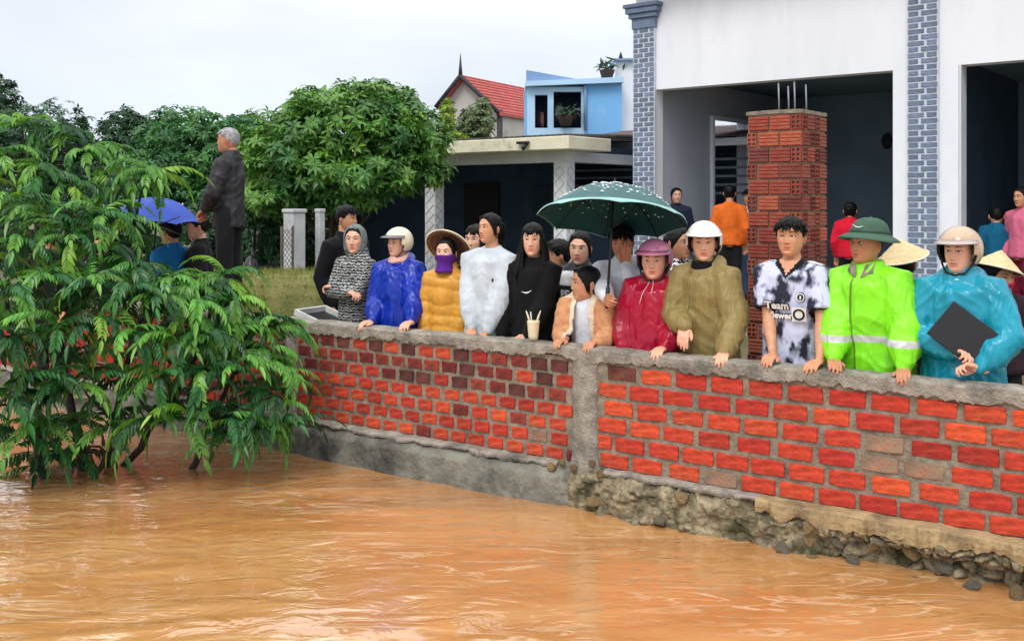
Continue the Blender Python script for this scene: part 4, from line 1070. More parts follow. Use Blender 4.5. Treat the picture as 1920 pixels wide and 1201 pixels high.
def gate_pillars():
    for px, w, Y, lab in ((552, .235, 12.4, 'square white gate pillar under the big tree, left and wider of the pair'), (600, .11, 12.7, 'slim white gate post under the big tree, right of the pair')):
        p = at(px, 0, Y); root = empty('gate_pillar', (p[0], p[1], GROUND), R(-38)); tag(root, lab, 'pillar')
        bevel(MB().box((0, 0, .80), (w * .85, w * .85, 1.6)).build('shaft', mat('post_grey', (188, 190, 194), .85, var=.1, dirt=((150, 148, 140), 4, .5, .7)), root, False), .006, 1)
        bevel(MB().box((0, 0, 1.626), (w, w, .05)).build('cap', mat('post_grey', (188, 190, 194), .85), root, False), .01, 1)
gate_pillars()
# ------------------------------------------------------------------ people: head, hands, body, clothes
M_SKIN = {}
def skin(tone):
    c = {'fair': (226, 176, 150), 'mid': (206, 150, 116), 'tan': (190, 134, 102), 'dark': (150, 98, 70)}[tone]
    return mat('skin_' + tone, c, .52, var=.10, vscale=22, tint=True, sss=.12, spec=.45, bump=.0008, bscale=180)
M_EYEW = mat('eye_white', (222, 214, 208), .3, var=.02); M_IRIS = mat('iris', (26, 16, 12), .15, var=.1); M_LASH = mat('brow_lash', (22, 16, 14), .8)
M_HAIR = mat('black_hair', (14, 12, 13), .5, var=.35, vscale=30, bump=.004, bscale=120, stretch=(1, 1, .12), spec=.22)
M_GHAIR = mat('grey_hair', (150, 150, 154), .6, var=.3, vscale=40, bump=.004, bscale=120)
_z = np.array([-.114, -.110, -.102, -.09, -.07, -.045, -.02, .01, .04, .07, .092, .106, .114])
_yf = np.array([-.035, -.058, -.074, -.083, -.086, -.088, -.090, -.093, -.092, -.080, -.056, -.030, -.004])
_yb = np.array([-.020, -.005, .010, .028, .050, .072, .086, .095, .096, .086, .066, .042, .010])
_w = np.array([.010, .024, .036, .046, .057, .066, .071, .0735, .073, .065, .048, .029, .004])
FP = dict(nose=1., nw=1., cheek=1., lip=1., chin=1., eye=1., brow=0.)
def feat(x, z):
    ax = np.abs(x)
    d = FP['nose'] * np.interp(z, [-.042, -.035, -.028, -.020, -.005, .018, .032], [0, .010, .020, .018, .010, .003, 0]) * np.exp(-(x / (FP['nw'] * np.interp(z, [-.036, -.022, .02], [.0135, .0108, .0070]))) ** 2)
    d = d + .005 * np.exp(-((ax - .013) / .006) ** 2 - ((z + .031) / .006) ** 2)
    d = d - .010 * np.exp(-((ax - .031) / .017) ** 2 - ((z - .012) / .011) ** 2)
    d = d + .0035 * np.exp(-((z - .034) / .009) ** 2) * np.exp(-(ax / .05) ** 4)
    d = d + .0055 * FP['lip'] * np.exp(-(x / .021) ** 2) * (np.exp(-((z + .053) / .0055) ** 2) + .95 * np.exp(-((z + .0665) / .006) ** 2))
    d = d - .003 * np.exp(-(x / .025) ** 2 - ((z + .0597) / .0028) ** 2)
    d = d + .006 * FP['chin'] * np.exp(-(x / .02) ** 2 - ((z + .095) / .012) ** 2) - .003 * np.exp(-(x / .022) ** 2 - ((z + .079) / .006) ** 2)
    d = d + .005 * FP['cheek'] * np.exp(-((ax - .042) / .017) ** 2 - ((z + .022) / .02) ** 2)
    return d
def face_y(x, z, wid=1.0):
    w = np.interp(z, _z, _w) * wid; s = np.clip(np.abs(x) / w, 0, .999) ** (1 / .92)
    return np.interp(z, _z, _yf) * np.sqrt(1 - s * s) ** .8 - feat(x, z)
def head_grid(nt, zs, wid=1.0, features=True):
    t = np.arange(nt) / nt; th = 2 * np.pi * t - .5 * np.sin(2 * np.pi * t)
    T, Z = np.meshgrid(th, zs); s, c = np.sin(T), np.cos(T)
    w = np.interp(Z, _z, _w) * wid
    x = w * np.sign(s) * np.abs(s) ** .92
    y = np.where(c > 0, np.interp(Z, _z, _yf) * np.abs(c) ** .8, np.interp(Z, _z, _yb) * np.abs(c) ** .95)
    if features: y = y - feat(x, Z) * smooth(c, .0, .35)
    return T, x, y, Z
def grid_faces(nt, nz, cap=True):
    F = [(j * nt + i, j * nt + (i + 1) % nt, (j + 1) * nt + (i + 1) % nt, (j + 1) * nt + i) for j in range(nz - 1) for i in range(nt)]
    if cap: F += [tuple(range(nt))[::-1], tuple(range((nz - 1) * nt, nz * nt))]
    return F
def add_head(mb, M, wid=1.0, gaze=0.0, lips=(.86, .55, .52), detail=1, brow=1.0, mouth_open=0):
    """slots: 0 skin, 1 eye white, 2 iris, 3 lashes and brows"""
    zs = np.concatenate([[-.114, -.111, -.107, -.102], np.linspace(-.096, .046, 40 if detail else 22), np.linspace(.054, .114, 12)])
    nt = 60 if detail else 36
    T, x, y, z = head_grid(nt, zs, wid)
    V = np.stack([x, y, z], -1).reshape(-1, 3); xx, yy, zz = V.T
    front = (np.cos(T).ravel() > .2)
    lm = np.exp(-(xx / .022) ** 4) * (np.exp(-((zz + .0535) / .0058) ** 4) + np.exp(-((zz + .0665) / .0062) ** 4)); lm = np.clip(lm, 0, 1) * front
    ck = .25 * np.exp(-((np.abs(xx) - .042) / .02) ** 2 - ((zz + .022) / .02) ** 2) * front + .2 * np.exp(-(xx / .012) ** 2 - ((zz + .027) / .008) ** 2) * front
    nost = np.exp(-((np.abs(xx) - .008) / .004) ** 2 - ((zz + .0375) / .003) ** 2) * front
    crease = np.exp(-(xx / .021) ** 4 - ((zz + .0597) / .0022) ** 2) * front
    col = np.ones((len(V), 3))
    for m_, c_ in ((ck, (1.06, .86, .80)), (lm, lips), (nost, (.35, .25, .22)), (crease, (.35, .2, .2))):
        col = col * (1 - m_[:, None]) + col * np.array(c_) * m_[:, None]
    h = MB(); h.add(V, grid_faces(nt, len(zs)), 0, col)
    for sg in (-1, 1):
        ew = np.interp(0.0, _z, _w) * wid
        E = Matrix.Rotation(R(-18 * sg), 4, 'Z')
        h.ell((sg * (ew + .003), .014, -.004), (.007, .017, .030), 8, 8, E); h.ell((sg * (ew + .009), .010, -.002), (.004, .011, .022), 8, 6, E, 0, (.8, .62, .58))
        ex, ez = sg * .0315 * wid, .0105
        ey = float(face_y(ex, ez, wid)) + .0006
        h.ell((ex, ey, ez), (.0148 * FP['eye'], .0055, .0052 * FP['eye']), 12, 8, Matrix.Rotation(R(-10 * sg), 4, 'Z'), 1)
        h.ell((ex + gaze * .005, ey - .0026, ez + .0003), (.0064, .0042, .0062), 10, 6, None, 2)
        arc = []
        for q in np.linspace(-1, 1, 7):
            ax_ = ex + q * .0165; az_ = ez + .0068 * (1 - q * q) - .0012 + .0012 * q * sg
            arc.append((ax_, float(face_y(ax_, ez, wid)) - .0042 + .0028 * q * q, az_))
        h.tube(arc, [.0011, .0017, .0022, .0023, .0022, .0020, .0012], 5, 3)
        lid = [(a[0], a[1] + .001, a[2] + .0042) for a in arc]
        h.tube(lid, [.001, .0028, .0036, .0038, .0036, .0028, .001], 6, 0)
        bw = []
        for q in np.linspace(0, 1, 6):
            bx_ = sg * (.014 + .036 * q) * wid; bz_ = .0315 + FP['brow'] + .0065 * math.sin(q * 2.3) - .002
            bw.append((bx_, float(face_y(bx_, bz_, wid)) - .0006, bz_))
        h.tube(bw, [.0018 * brow, .0026 * brow, .0027 * brow, .0024 * brow, .0018 * brow, .0008], 5, 3)
    mb.merge(h, M)

def add_hair(mb, M, style, wid=1.0, seed=1):
    """styles: short, crop, flat, long, bun"""
    zs = np.linspace(-.110, .114, 34); nt = 56
    T, x, y, z = head_grid(nt, zs, wid, False)
    a = np.abs((T + np.pi) % (2 * np.pi) - np.pi) * 180 / np.pi
    if style in ('long', 'bun', 'pony'): hl = np.interp(a, [0, 25, 50, 70, 85, 110, 140, 180], [.078, .074, .045, .0, -.02, -.05, -.08, -.085])
    elif style == 'crop': hl = np.interp(a, [0, 35, 55, 70, 82, 100, 125, 180], [.068, .066, .050, .040, .022, .012, -.02, -.045])
    else: hl = np.interp(a, [0, 35, 55, 70, 82, 100, 125, 180], [.062, .060, .044, .034, .002, .004, -.035, -.062])
    P = np.stack([x, y, z], -1)
    hl = hl + .006 * vn(P * 90, seed) + .004 * vn(P * 30, seed + 2)
    th = {'short': .020, 'crop': .008, 'flat': .012, 'long': .016, 'bun': .012, 'pony': .013}[style]
    top = smooth(z, .03, .10)
    thick = th * (.55 + .6 * top) + (.010 * top if style == 'flat' else 0)
    strand = .0028 * vn(np.stack([x * 160 + 0 * z, y * 160, z * 26], -1), seed + 5) + .002 * vn(P * 60, seed + 8)
    off = (thick + strand) * smooth(z, hl - .002, hl + .016) - .007 * (1 - smooth(z, hl - .012, hl + .004))
    D = np.stack([x, y - .005, (z - .01) * .9], -1); D /= np.linalg.norm(D, axis=-1)[..., None]
    h = MB(); h.add((P + D * off[..., None]).reshape(-1, 3), grid_faces(nt, len(zs)))
    rng = random.Random(seed)
    if style in ('short', 'flat', 'crop'):
        for k in range(190 if style != 'crop' else 90):         # tufts breaking up the outline
            th_ = rng.uniform(0, 6.28); q = rng.uniform(.02, .98)
            zz = .045 + .068 * q; i = np.interp(zz, _z, _w) * wid
            yb_ = np.interp(zz, _z, _yb); yf_ = np.interp(zz, _z, _yf)
            px_, py_ = i * math.sin(th_), (yf_ if math.cos(th_) > 0 else -yb_) * abs(math.cos(th_)) * (1 if math.cos(th_) > 0 else -1) * 1.0
            p = np.array((px_, py_, zz)); d = np.array((px_, py_, (zz - .0))); d /= np.linalg.norm(d)
            L = rng.uniform(.012, .028) * (1.0 if style != 'crop' else .5) + th * .6
            tg = np.array((px_ * 5 + rng.gauss(0, .1), -.7, -.35 - 2.5 * max(0, .09 - zz) * 4)); tg /= np.linalg.norm(tg)
            e = p + d * (th * .75 + rng.uniform(0, .007)) + tg * L * 1.1
            h.tube([p + d * th * .5, (p + d * th * .8 + e) / 2 + d * .004, e], [.0065, .0055, .0008], 4)
    if style == 'short':                                         # fringe
        for k in range(26):
            q = rng.uniform(-1, 1); xx = q * .052 * wid
            zt = .082; p = np.array((xx, float(face_y(xx * .7, .075)) * .86, zt)); e = np.array((xx + rng.gauss(-.006, .004), float(face_y(xx, .056)) - .006, .058 + rng.gauss(0, .006)))
            h.tube([p, (p + e) / 2 + np.array((0, -.008, .004)), e], [.008, .0065, .001], 4)
    if style == 'long':
        for k in range(150):
            a0 = rng.uniform(48, 312); sg = 1 if a0 > 180 else -1
            aa = R(a0); wx = math.sin(aa); wy = -math.cos(aa)
            p0 = np.array((.055 * wx, .02 + .065 * wy, .075)); p1 = np.array((.088 * wx * wid, .01 + .1 * wy, .005)); f = rng.uniform(-.01, .01)
            side = abs(wx) > .6 and wy < .45
            p2 = np.array((.098 * wx + f, .018 + .10 * wy, -.085)); p3 = np.array((.105 * wx + f * 2, .012 + (.085 if not side else .10) * wy - (.03 if side else 0), -.18)); p4 = np.array((.11 * wx + f * 3, .02 + .08 * wy - (.075 if side else -.01), -.27 + rng.uniform(-.05, .03)))
            h.tube([p0, p1, p2, p3, p4], [.010, .0095, .010, .009, .0015], 4)
        for k in range(22):
            q = rng.uniform(-1, 1); xx = q * .055
            p = np.array((xx * .6, -.060, .098)); e = np.array((xx, float(face_y(xx, .05)) - .005, .036 + .012 * q * q + rng.gauss(0, .004)))
            h.tube([p, (p + e) / 2 + np.array((0, -.012, .006)), e], [.008, .0065, .001], 4)
    if style == 'pony':
        for k in range(46):
            a0 = rng.uniform(0, 6.28); r0 = rng.uniform(.004, .022); f = np.array((r0 * math.cos(a0), 0, r0 * math.sin(a0)))
            h.tube([np.array((0, .095, .03)) + f, np.array((0, .125, .03)) + f * 1.1, np.array((rng.gauss(0, .01), .145, -.04)) + f, np.array((rng.gauss(0, .016), .132, -.13)) + f * .8, np.array((rng.gauss(0, .02), .118, -.22 + rng.uniform(-.03, .02)))], [.009, .010, .009, .008, .0015], 4)
        for sg in (-1, 1):
            for q in range(4): h.tube([(sg * (.02 + .01 * q), -.072, .096), (sg * (.058 + .004 * q), -.060 + .008 * q, .055), (sg * (.072 + .002 * q), -.03 + .008 * q, -.005), (sg * .071, -.018 + .008 * q, -.05 - .01 * q)], [.005, .007, .006, .001], 5)
    if style == 'bun':
        h.ell((0, .115, .03), (.036, .034, .034), 12, 8)
        for k in range(30):
            th_ = rng.uniform(0, 6.28); p = np.array((.03 * math.cos(th_), .115 + .01 * rng.random(), .03 + .03 * math.sin(th_))); e = p + np.array((math.cos(th_), .4, math.sin(th_))) * .014
            h.tube([p, e], [.006, .001], 4)
        for sg in (-1, 1): h.tube([(sg * .04, -.07, .085), (sg * .068, -.045, .045), (sg * .074, -.012, -.01), (sg * .07, .0, -.04)], [.006, .009, .008, .001], 5)
    mb.merge(h, M)

# hands: wrist at origin, fingers to -Y, palm to -Z; right hand (thumb to +X)
_HC = {}
def hand(pose):
    if pose in _HC: return _HC[pose]
    mb = MB()
    bend = {'grip': (28, 52, 74), 'rest': (18, 38, 55), 'curl': (40, 92, 138), 'flat': (4, 10, 14), 'hold': (35, 80, 118)}[pose]
    mb.tube([(0, .035, 0), (0, 0, 0), (.0, -.02, 0)], [.024, .023, .026], 10, round_ends=True)
    for x, r in ((-.026, .0125), (-.009, .0138), (.010, .0138), (.028, .013)):
        mb.tube([(x * .45, -.004, 0), (x, -.045, .003), (x * 1.06, -.086 + .3 * abs(x - .008), .002)], [.016, .0145, r * .86], 8, round_ends=True)
    for k, (x, L) in enumerate(((.029, .072), (.0095, .080), (-.0105, .074), (-.0285, .058))):
        p = np.array((x * 1.06, -.086 + .3 * abs(x - .008), .002)); pts = [p]
        for j, f in enumerate((.45, .30, .25)):
            a = R(bend[j] + (k - 1.5) * 3); d = np.array(((x - .0) * .9 * (.35 if j == 0 else .1), -math.cos(a), -math.sin(a))); d /= np.linalg.norm(d)
            p = p + d * L * f; pts.append(p)
        mb.tube(pts, [.0098, .0090, .0082, .0068], 8, round_ends=True)
    if pose in ('curl', 'hold'): th = [(.016, -.012, -.004), (.038, -.036, -.016), (.036, -.062, -.032), (.020, -.078, -.040)]
    else: th = [(.016, -.012, -.004), (.042, -.034, -.010), (.053, -.062, -.012), (.052, -.086, -.013)]
    mb.tube(th, [.0165, .0125, .0105, .0085], 8, round_ends=True)
    me = remesh(mb, .0042, 2)
    V, N = mesh_np(me); F = [tuple(p.vertices) for p in me.polygons]
    bpy.data.meshes.remove(me)
    _HC[pose] = (V, F)
    return _HC[pose]

def ik(S, T, l1, l2, pole):
    S, T, pole = (np.asarray(k, float) for k in (S, T, pole))
    d = T - S; L0 = np.linalg.norm(d); L = min(L0, (l1 + l2) * .995); d = d / L0
    a = (l1 * l1 - l2 * l2 + L * L) / (2 * L); hgt = math.sqrt(max(0, l1 * l1 - a * a))
    pp = pole - d * np.dot(pole, d); pp /= np.linalg.norm(pp) + 1e-9
    return S + d * a + pp * hgt, S + d * L

def cloth_mat(name, col, kind='cotton', **k):
    base = dict(cotton=dict(rough=.85, var=.1, vscale=8, bump=.0018, bscale=90, sheen=.03, spec=.25), vinyl=dict(rough=.27, var=.12, vscale=5, bump=.003, bscale=14, spec=.38),
                nylon=dict(rough=.45, var=.10, vscale=6, bump=.004, bscale=20, spec=.5), knit=dict(rough=.95, var=.15, vscale=20, bump=.004, bscale=60, sheen=.05, spec=.25))[kind]
    cr = k.pop('crease', {'cotton': .018, 'vinyl': .026, 'nylon': .026, 'knit': .012}[kind])
    new = name not in MATS
    base.update(k)
    m = mat(name, col, **base)
    if new: add_crease(m, cr)
    return m
def add_crease(m, dist):
    """crumpled cloth: sharp valleys of distorted noise on top of the fine weave"""
    N = m.node_tree.nodes; L = m.node_tree.links; b = N['Principled BSDF']
    tc = N.new('ShaderNodeTexCoord'); prev = b.inputs['Normal'].links[0].from_socket if b.inputs['Normal'].links else None
    tot = None
    for sc, st, w in ((4.2, (1, 1, .30), 1.0), (9, (1.1, 1.1, .34), .34)):
        mp = N.new('ShaderNodeMapping'); mp.inputs['Scale'].default_value = st; mp.inputs['Rotation'].default_value = (R(12), R(-14 + sc), 0); L.new(tc.outputs['Object'], mp.inputs[0])
        n = N.new('ShaderNodeTexNoise'); n.inputs['Scale'].default_value = sc; n.inputs['Detail'].default_value = 1.5; n.inputs['Distortion'].default_value = .9; L.new(mp.outputs[0], n.inputs['Vector'])
        a = N.new('ShaderNodeMath'); a.operation = 'SUBTRACT'; a.inputs[1].default_value = .5; L.new(n.outputs[0], a.inputs[0])
        c = N.new('ShaderNodeMath'); c.operation = 'ABSOLUTE'; L.new(a.outputs[0], c.inputs[0])
        q = N.new('ShaderNodeMath'); q.operation = 'MULTIPLY'; q.inputs[1].default_value = -w * 3; L.new(c.outputs[0], q.inputs[0])
        if tot is None: tot = q.outputs[0]
        else:
            s_ = N.new('ShaderNodeMath'); s_.operation = 'ADD'; L.new(tot, s_.inputs[0]); L.new(q.outputs[0], s_.inputs[1]); tot = s_.outputs[0]
    bp = N.new('ShaderNodeBump'); bp.inputs['Distance'].default_value = dist; bp.inputs['Strength'].default_value = .9
    L.new(tot, bp.inputs['Height'])
    if prev: L.new(prev, bp.inputs['Normal'])
    L.new(bp.outputs[0], b.inputs['Normal'])

def drape(me, s, steps=60, iters=6, slack=1.0, grav=9.0, bend=.012, thick=.010, comp=.22, loose_cuff=False):
    """let a loose garment fall onto the body: distance constraints, gravity, body and wall contact"""
    k = s.k
    bm = bmesh.new(); bm.from_mesh(me); bm.normal_update()
    zmin = min(v.co.z for v in bm.verts)
    bmesh.ops.delete(bm, geom=[f for f in bm.faces if f.normal.z < -.6 and f.calc_center_median().z < zmin + .03], context='FACES')
    # open the sleeve ends: drop what would lie inside the arms
    dead = []
    for v in bm.verts:
        for q in (0, 1):
            A = s.arms[q]
            for a, b, r0, r1 in ((s.sh[q] * .7 + A['E'] * .3, A['E'], .044, .036), (A['E'], A['W'], .036, .022)):
                d = b - a; t = float(np.dot(np.array(v.co) - a, d) / np.dot(d, d))
                if -.0 < t < 1.4 and np.linalg.norm(np.array(v.co) - (a + min(t, 1.4) * d)) < (r0 + (r1 - r0) * min(t, 1)) * k: dead.append(v); break
            else: continue
            break
    bmesh.ops.delete(bm, geom=dead, context='VERTS')
    bmesh.ops.delete(bm, geom=[v for v in bm.verts if not v.link_faces], context='VERTS')
    bm.to_mesh(me); bm.free()
    V, N = mesh_np(me); n = len(V)
    E = np.empty(len(me.edges) * 2, np.int64); me.edges.foreach_get('vertices', E); E = E.reshape(-1, 2)
    dg = [(p.vertices[a], p.vertices[a + 2]) for p in me.polygons if len(p.vertices) == 4 for a in (0, 1)]
    C_ = np.concatenate([E, np.array(dg, np.int64).reshape(-1, 2)]); i, j = C_.T
    rest = np.linalg.norm(V[i] - V[j], axis=1) * slack
    cnt = np.bincount(np.concatenate([i, j]), minlength=n).astype(float)[:, None] + 1e-6
    ce = np.bincount(E.ravel(), minlength=n).astype(float)[:, None] + 1e-6
    def acc(a, b, D, m): return np.stack([np.bincount(a, D[:, q], minlength=n) + m * np.bincount(b, D[:, q], minlength=n) for q in range(3)], 1)
    inv = np.ones(n); inv[V[:, 2] > 1.385 * k] = 0
    segs = []
    for q in (0, 1):
        A = s.arms[q]
        segs += [(np.array((0, s.ctr(1.37 * k) + .015, 1.375 * k)), s.sh[q] + np.array((0, 0, .004 * k)), .046 * k, .046 * k), (s.sh[q], A['E'], .050 * k, .040 * k), (A['E'], A['W'], .042 * k, .026 * k)]
        d = A['W'] - A['E']; t = ((V - A['E']) @ d) / (d @ d); dist = np.linalg.norm(V - (A['E'] + np.clip(t, 0, 1.3)[:, None] * d), axis=1)
        if not loose_cuff: inv[(t > .86) & (dist < .09)] = 0
    tz = np.array((.60, .84, .95, 1.04, 1.16, 1.25, 1.315, 1.36, 1.392, 1.42)) * k; trx = np.array((.165, .168, .162, .140, .140, .140, .136, .112, .082, .06)) * k; trY = np.array((.120, .128, .122, .104, .102, .100, .088, .068, .056, .05)) * k
    trx = trx * s.wide
    Mw = np.array((s.Mi.inverted()).to_3x3()); tw = np.array(s.Mi.inverted().translation)
    wl = not s.far
    def contact(P):
        z = P[:, 2]; rx = np.interp(z, tz, trx) + thick; ry = np.interp(z, tz, trY) + thick
        cy = -s.lean * np.clip((z / k - .85) / .5, 0, 1.1) + .012 * (z > 1.34 * k)
        x = P[:, 0]; y = P[:, 1] - cy; r = np.sqrt((x / rx) ** 2 + (y / ry) ** 2); f = np.where((r < 1) & (z < 1.41 * k), 1 / np.maximum(r, .3), 1)
        P[:, 0] = x * f; P[:, 1] = y * f + cy
        for a, b, r0, r1 in segs:
            d = b - a; t = np.clip(((P - a) @ d) / (d @ d), 0, 1); c = a + t[:, None] * d; w = P - c; l = np.linalg.norm(w, axis=1) + 1e-9; rr = r0 + (r1 - r0) * t + thick * .8
            m = l < rr; P[m] = c[m] + w[m] * (rr[m] / l[m])[:, None]
        if wl:
            Q = P @ Mw.T + tw; off = -((Q[:, :2] - W0) @ WN)
            low = (Q[:, 2] < CAP - .03) & (off < .185); Q[low, :2] -= (WN[None] * (.185 - off[low])[:, None]) * 1.0
            onc = (Q[:, 2] < CAP + .014) & (Q[:, 2] >= CAP - .03) & (off < .17); Q[onc, 2] = CAP + .014
            P = (Q - tw) @ Mw
        return P
    rg = np.random.RandomState(s.seed)
    V = V + N * (.006 * vn(V * 16, s.seed)[:, None] + .004 * vn(V * 37, s.seed + 3)[:, None]) * inv[:, None]
    vel = np.zeros_like(V); dt = 1 / 40
    wi = inv[i]; wj = inv[j]; ws = np.maximum(wi + wj, 1e-6)
    for st in range(steps):
        vel[:, 2] -= grav * dt; vel *= .93
        P = V + vel * dt * inv[:, None]
        for it in range(iters):
            if it % 2 == 0: P = np.where(inv[:, None] > 0, contact(P.copy()), P)
            D = P[j] - P[i]; L_ = np.linalg.norm(D, axis=1) + 1e-9
            dl = L_ - rest; g = (np.where(dl < 0, dl * comp, dl) / L_ / ws)[:, None] * D
            P = P + (acc(i, j, g * 1.0, 0) * inv[:, None] - np.stack([np.bincount(j, g[:, q], minlength=n) for q in range(3)], 1) * inv[:, None]) / cnt * 1.9
        lap = acc(E[:, 0], E[:, 1], P[E[:, 1]], 0) + np.stack([np.bincount(E[:, 1], P[E[:, 0], q], minlength=n) for q in range(3)], 1)
        P = P + (lap / ce - P) * bend * inv[:, None]
        P = contact(P)
        vel = (P - V) / dt * inv[:, None]; V = P
    mesh_set(me, V)

class Person:
    def __init__(s, label, px, py, off=None, Y=None, yaw=None, head=(0, 0, 0), h=None, hat=0.0, ground=GROUND, tone='mid', hair='short', hairmat=None, wid=1.0, lean=0.0, hk=1.0,
                 gaze=0.0, seed=1, detail=1, wide=1.0, group=None, lips=(.86, .55, .52), brow=1.0):
        s.far = off is None; s.seed = seed; s.detail = detail; s.rng = random.Random(seed)
        if Y is None:
            q = W0 + WA * s_of(px, -off) - WN * off; X, Y = q
        else: X = (px - 960) / FOC * Y
        if yaw is None: yaw = -32.7
        s.yaw = R(yaw); s.loc = np.array((X - math.sin(s.yaw) * lean, Y + math.cos(s.yaw) * lean, ground))
        ztop = CAMZ - (py - HOR) / FOC * Y
        s.h = h or (ztop - ground - hat)
        s.k = k = s.h / 1.65
        s.hk = hk
        s.root = empty('person', tuple(s.loc), s.yaw); tag(s.root, label, 'person', group)
        s.lean = lean; s.wide = wide
        s.Mi = (Matrix.Translation(s.loc) @ Matrix.Rotation(s.yaw, 4, 'Z')).inverted()
        # lean shifts the trunk forward so the head stays on its pixel column: feet move back instead
        hc = np.array((0, -lean - .012, s.h - .114 * hk))
        s.hc = hc
        hy, hp, hr = head
        s.HM = Matrix.Translation(hc + np.array((0, 0, -.06 * hk))) @ Matrix.Rotation(R(hy), 4, 'Z') @ Matrix.Rotation(R(hp), 4, 'X') @ Matrix.Rotation(R(hr), 4, 'Y') @ Matrix.Translation((0, 0, .06 * hk)) @ Matrix.Diagonal((hk, hk, hk, 1))
        s.sh = [np.array((sg * .158 * k * wide, -lean * .92, 1.328 * k)) for sg in (-1, 1)]     # right, left
        s.skin = skin(tone); s.tone = tone
        s.hair, s.hairmat, s.wid, s.gaze, s.lips, s.brow = hair, hairmat or M_HAIR, wid, gaze, lips, brow
        s.arms = [None, None]
    def ctr(s, z):
        return -s.lean * float(np.clip((z / s.k - .85) / .5, 0, 1.1))
    def local(s, w): return np.array(s.Mi @ Vector(w))
    def arm(s, side, target, pose='grip', pole=None, hyaw=0, hpitch=0, hroll=0, l1=.285, l2=.25):
        """target in person coordinates (wrist)"""
        i = 0 if side == 'R' else 1; sg = -1 if i == 0 else 1
        pole = pole if pole is not None else (sg * .38, .62, -.45)
        E, W = ik(s.sh[i], target, l1 * s.k, l2 * s.k, pole)
        s.arms[i] = dict(E=E, W=W, pose=pose, rot=(hyaw, hpitch, hroll))
        return s
    def wall_hand(s, side, px, pose='grip', dyaw=0, back=.095, up=.026, **k):
        q = W0 + WA * s_of(px, -.0) - WN * back
        t = s.local((q[0], q[1], CAP + up))
        yaw_rel = -32.7 - math.degrees(s.yaw) + dyaw
        return s.arm(side, t, pose, hyaw=yaw_rel, hpitch=4, **k)
    def hang(s, side, pose='rest'):
        sg = -1 if side == 'R' else 1
        t = s.sh[0 if side == 'R' else 1] + np.array((sg * .05, -.06, -.50 * s.k))
        return s.arm(side, t, pose, hpitch=70)
    def body(s, bare=0):
        k = s.k; mb = MB()
        for i, sd in enumerate('RL'):
            if s.arms[i] is None: s.hang(sd)
        fr = random.Random(s.seed * 7 + 1)
        FP.update(nose=fr.uniform(.75, 1.2), nw=fr.uniform(.9, 1.3), cheek=fr.uniform(.2, 1.6), lip=fr.uniform(.6, 1.4), chin=fr.uniform(.4, 1.3), eye=fr.uniform(.85, 1.15), brow=fr.uniform(-.002, .003))
        s.wid *= fr.uniform(.96, 1.06)
        add_head(mb, s.HM, s.wid, s.gaze, s.lips, s.detail, s.brow)
        # neck and trunk as one loft
        n = 16; rings = []
        a0 = np.array(s.HM @ Vector((0, .022, -.055)))
        prof = [(a0 + (0, 0, .0), .050, .056), (a0 * .55 + np.array((0, s.ctr(1.42 * k) + .02, 1.42 * k)) * .45, .048, .052), (np.array((0, s.ctr(1.41 * k) + .022, 1.405 * k)), .060, .056), (np.array((0, s.ctr(1.37 * k) + .015, 1.37 * k)), .105, .066),
                (np.array((0, s.ctr(1.32 * k), 1.31 * k)), .14, .09), (np.array((0, s.ctr(1.2 * k), 1.2 * k)), .145, .10), (np.array((0, s.ctr(1.02 * k), 1.02 * k)), .125, .09), (np.array((0, 0, .88 * k)), .15, .10), (np.array((0, 0, .80 * k)), .14, .10)]
        for c, rx, ry in prof:
            f = k if rx > .07 else k ** .5 * (.88 if s.wid < .97 else .96)
            rings.append([c + np.array((rx * f * math.cos(a), ry * f * math.sin(a), 0)) for a in np.linspace(0, 2 * np.pi, n, endpoint=False)])
        mb.loft(rings[::-1])
        for i in (0, 1):
            A = s.arms[i]; S, E, W = s.sh[i], A['E'], A['W']; r = k
            pts = [S, S * .5 + E * .5, S * .12 + E * .88, E, E * .85 + W * .15, E * .6 + W * .4, E * .25 + W * .75, W]
            mb.tube(pts, [q * r for q in (.050, .044, .037, .037, .039, .036, .027, .023)], 12, round_ends=True)
            V, F = hand(A['pose']); V = V.copy()
            if i == 1: V[:, 0] *= -1; F = [f[::-1] for f in F]
            hy, hp, hr = A['rot']; hs = (.97 if s.h > 1.3 else .85) * (k ** .5)
            M = Matrix.Translation(W) @ Matrix.Rotation(R(hy), 4, 'Z') @ Matrix.Rotation(R(hp), 4, 'X') @ Matrix.Rotation(R(hr), 4, 'Y') @ Matrix.Diagonal((hs, hs, hs, 1))
            V = V @ np.array(M.to_3x3()).T + np.array(M.translation)
            mb.add(V, F, 0, (1.0, .93, .9))
            lx = (-1 if i == 0 else 1) * .085 * k
            mb.tube([(lx, 0, .86 * k), (lx * 1.02, .0, .5 * k), (lx * 1.02, .015, .28 * k), (lx, .02, .06 * k)], [.075 * k, .052 * k, .048 * k, .032 * k], 12, round_ends=True)
        mb.build('body', [s.skin, M_EYEW, M_IRIS, M_LASH], s.root, True, True)
        if s.hair:
            hm = MB(); add_hair(hm, s.HM, s.hair, s.wid, s.seed); hm.build('hair', s.hairmat, s.root)
        return s
    def legs(s, m, shoe=None, name='trousers', low=.06):
        k = s.k; mb = MB()
        for sg in (-1, 1):
            mb.tube([(sg * .08 * k, 0, .9 * k), (sg * .09 * k, -.005, .7 * k), (sg * .09 * k, -.005, .48 * k), (sg * .09 * k, .015, .25 * k), (sg * .088 * k, .02, low * k)], [.09 * k, .088 * k, .075 * k, .07 * k, .062 * k], 12)
        mb.loft([[(.148 * k * math.cos(a), .108 * k * math.sin(a), z * k) for a in np.linspace(0, 6.283, 16, endpoint=False)] for z in (.80, .88, .98)])
        me = remesh(mb, .026, 3); me.materials.append(m); link(name, me, s.root)
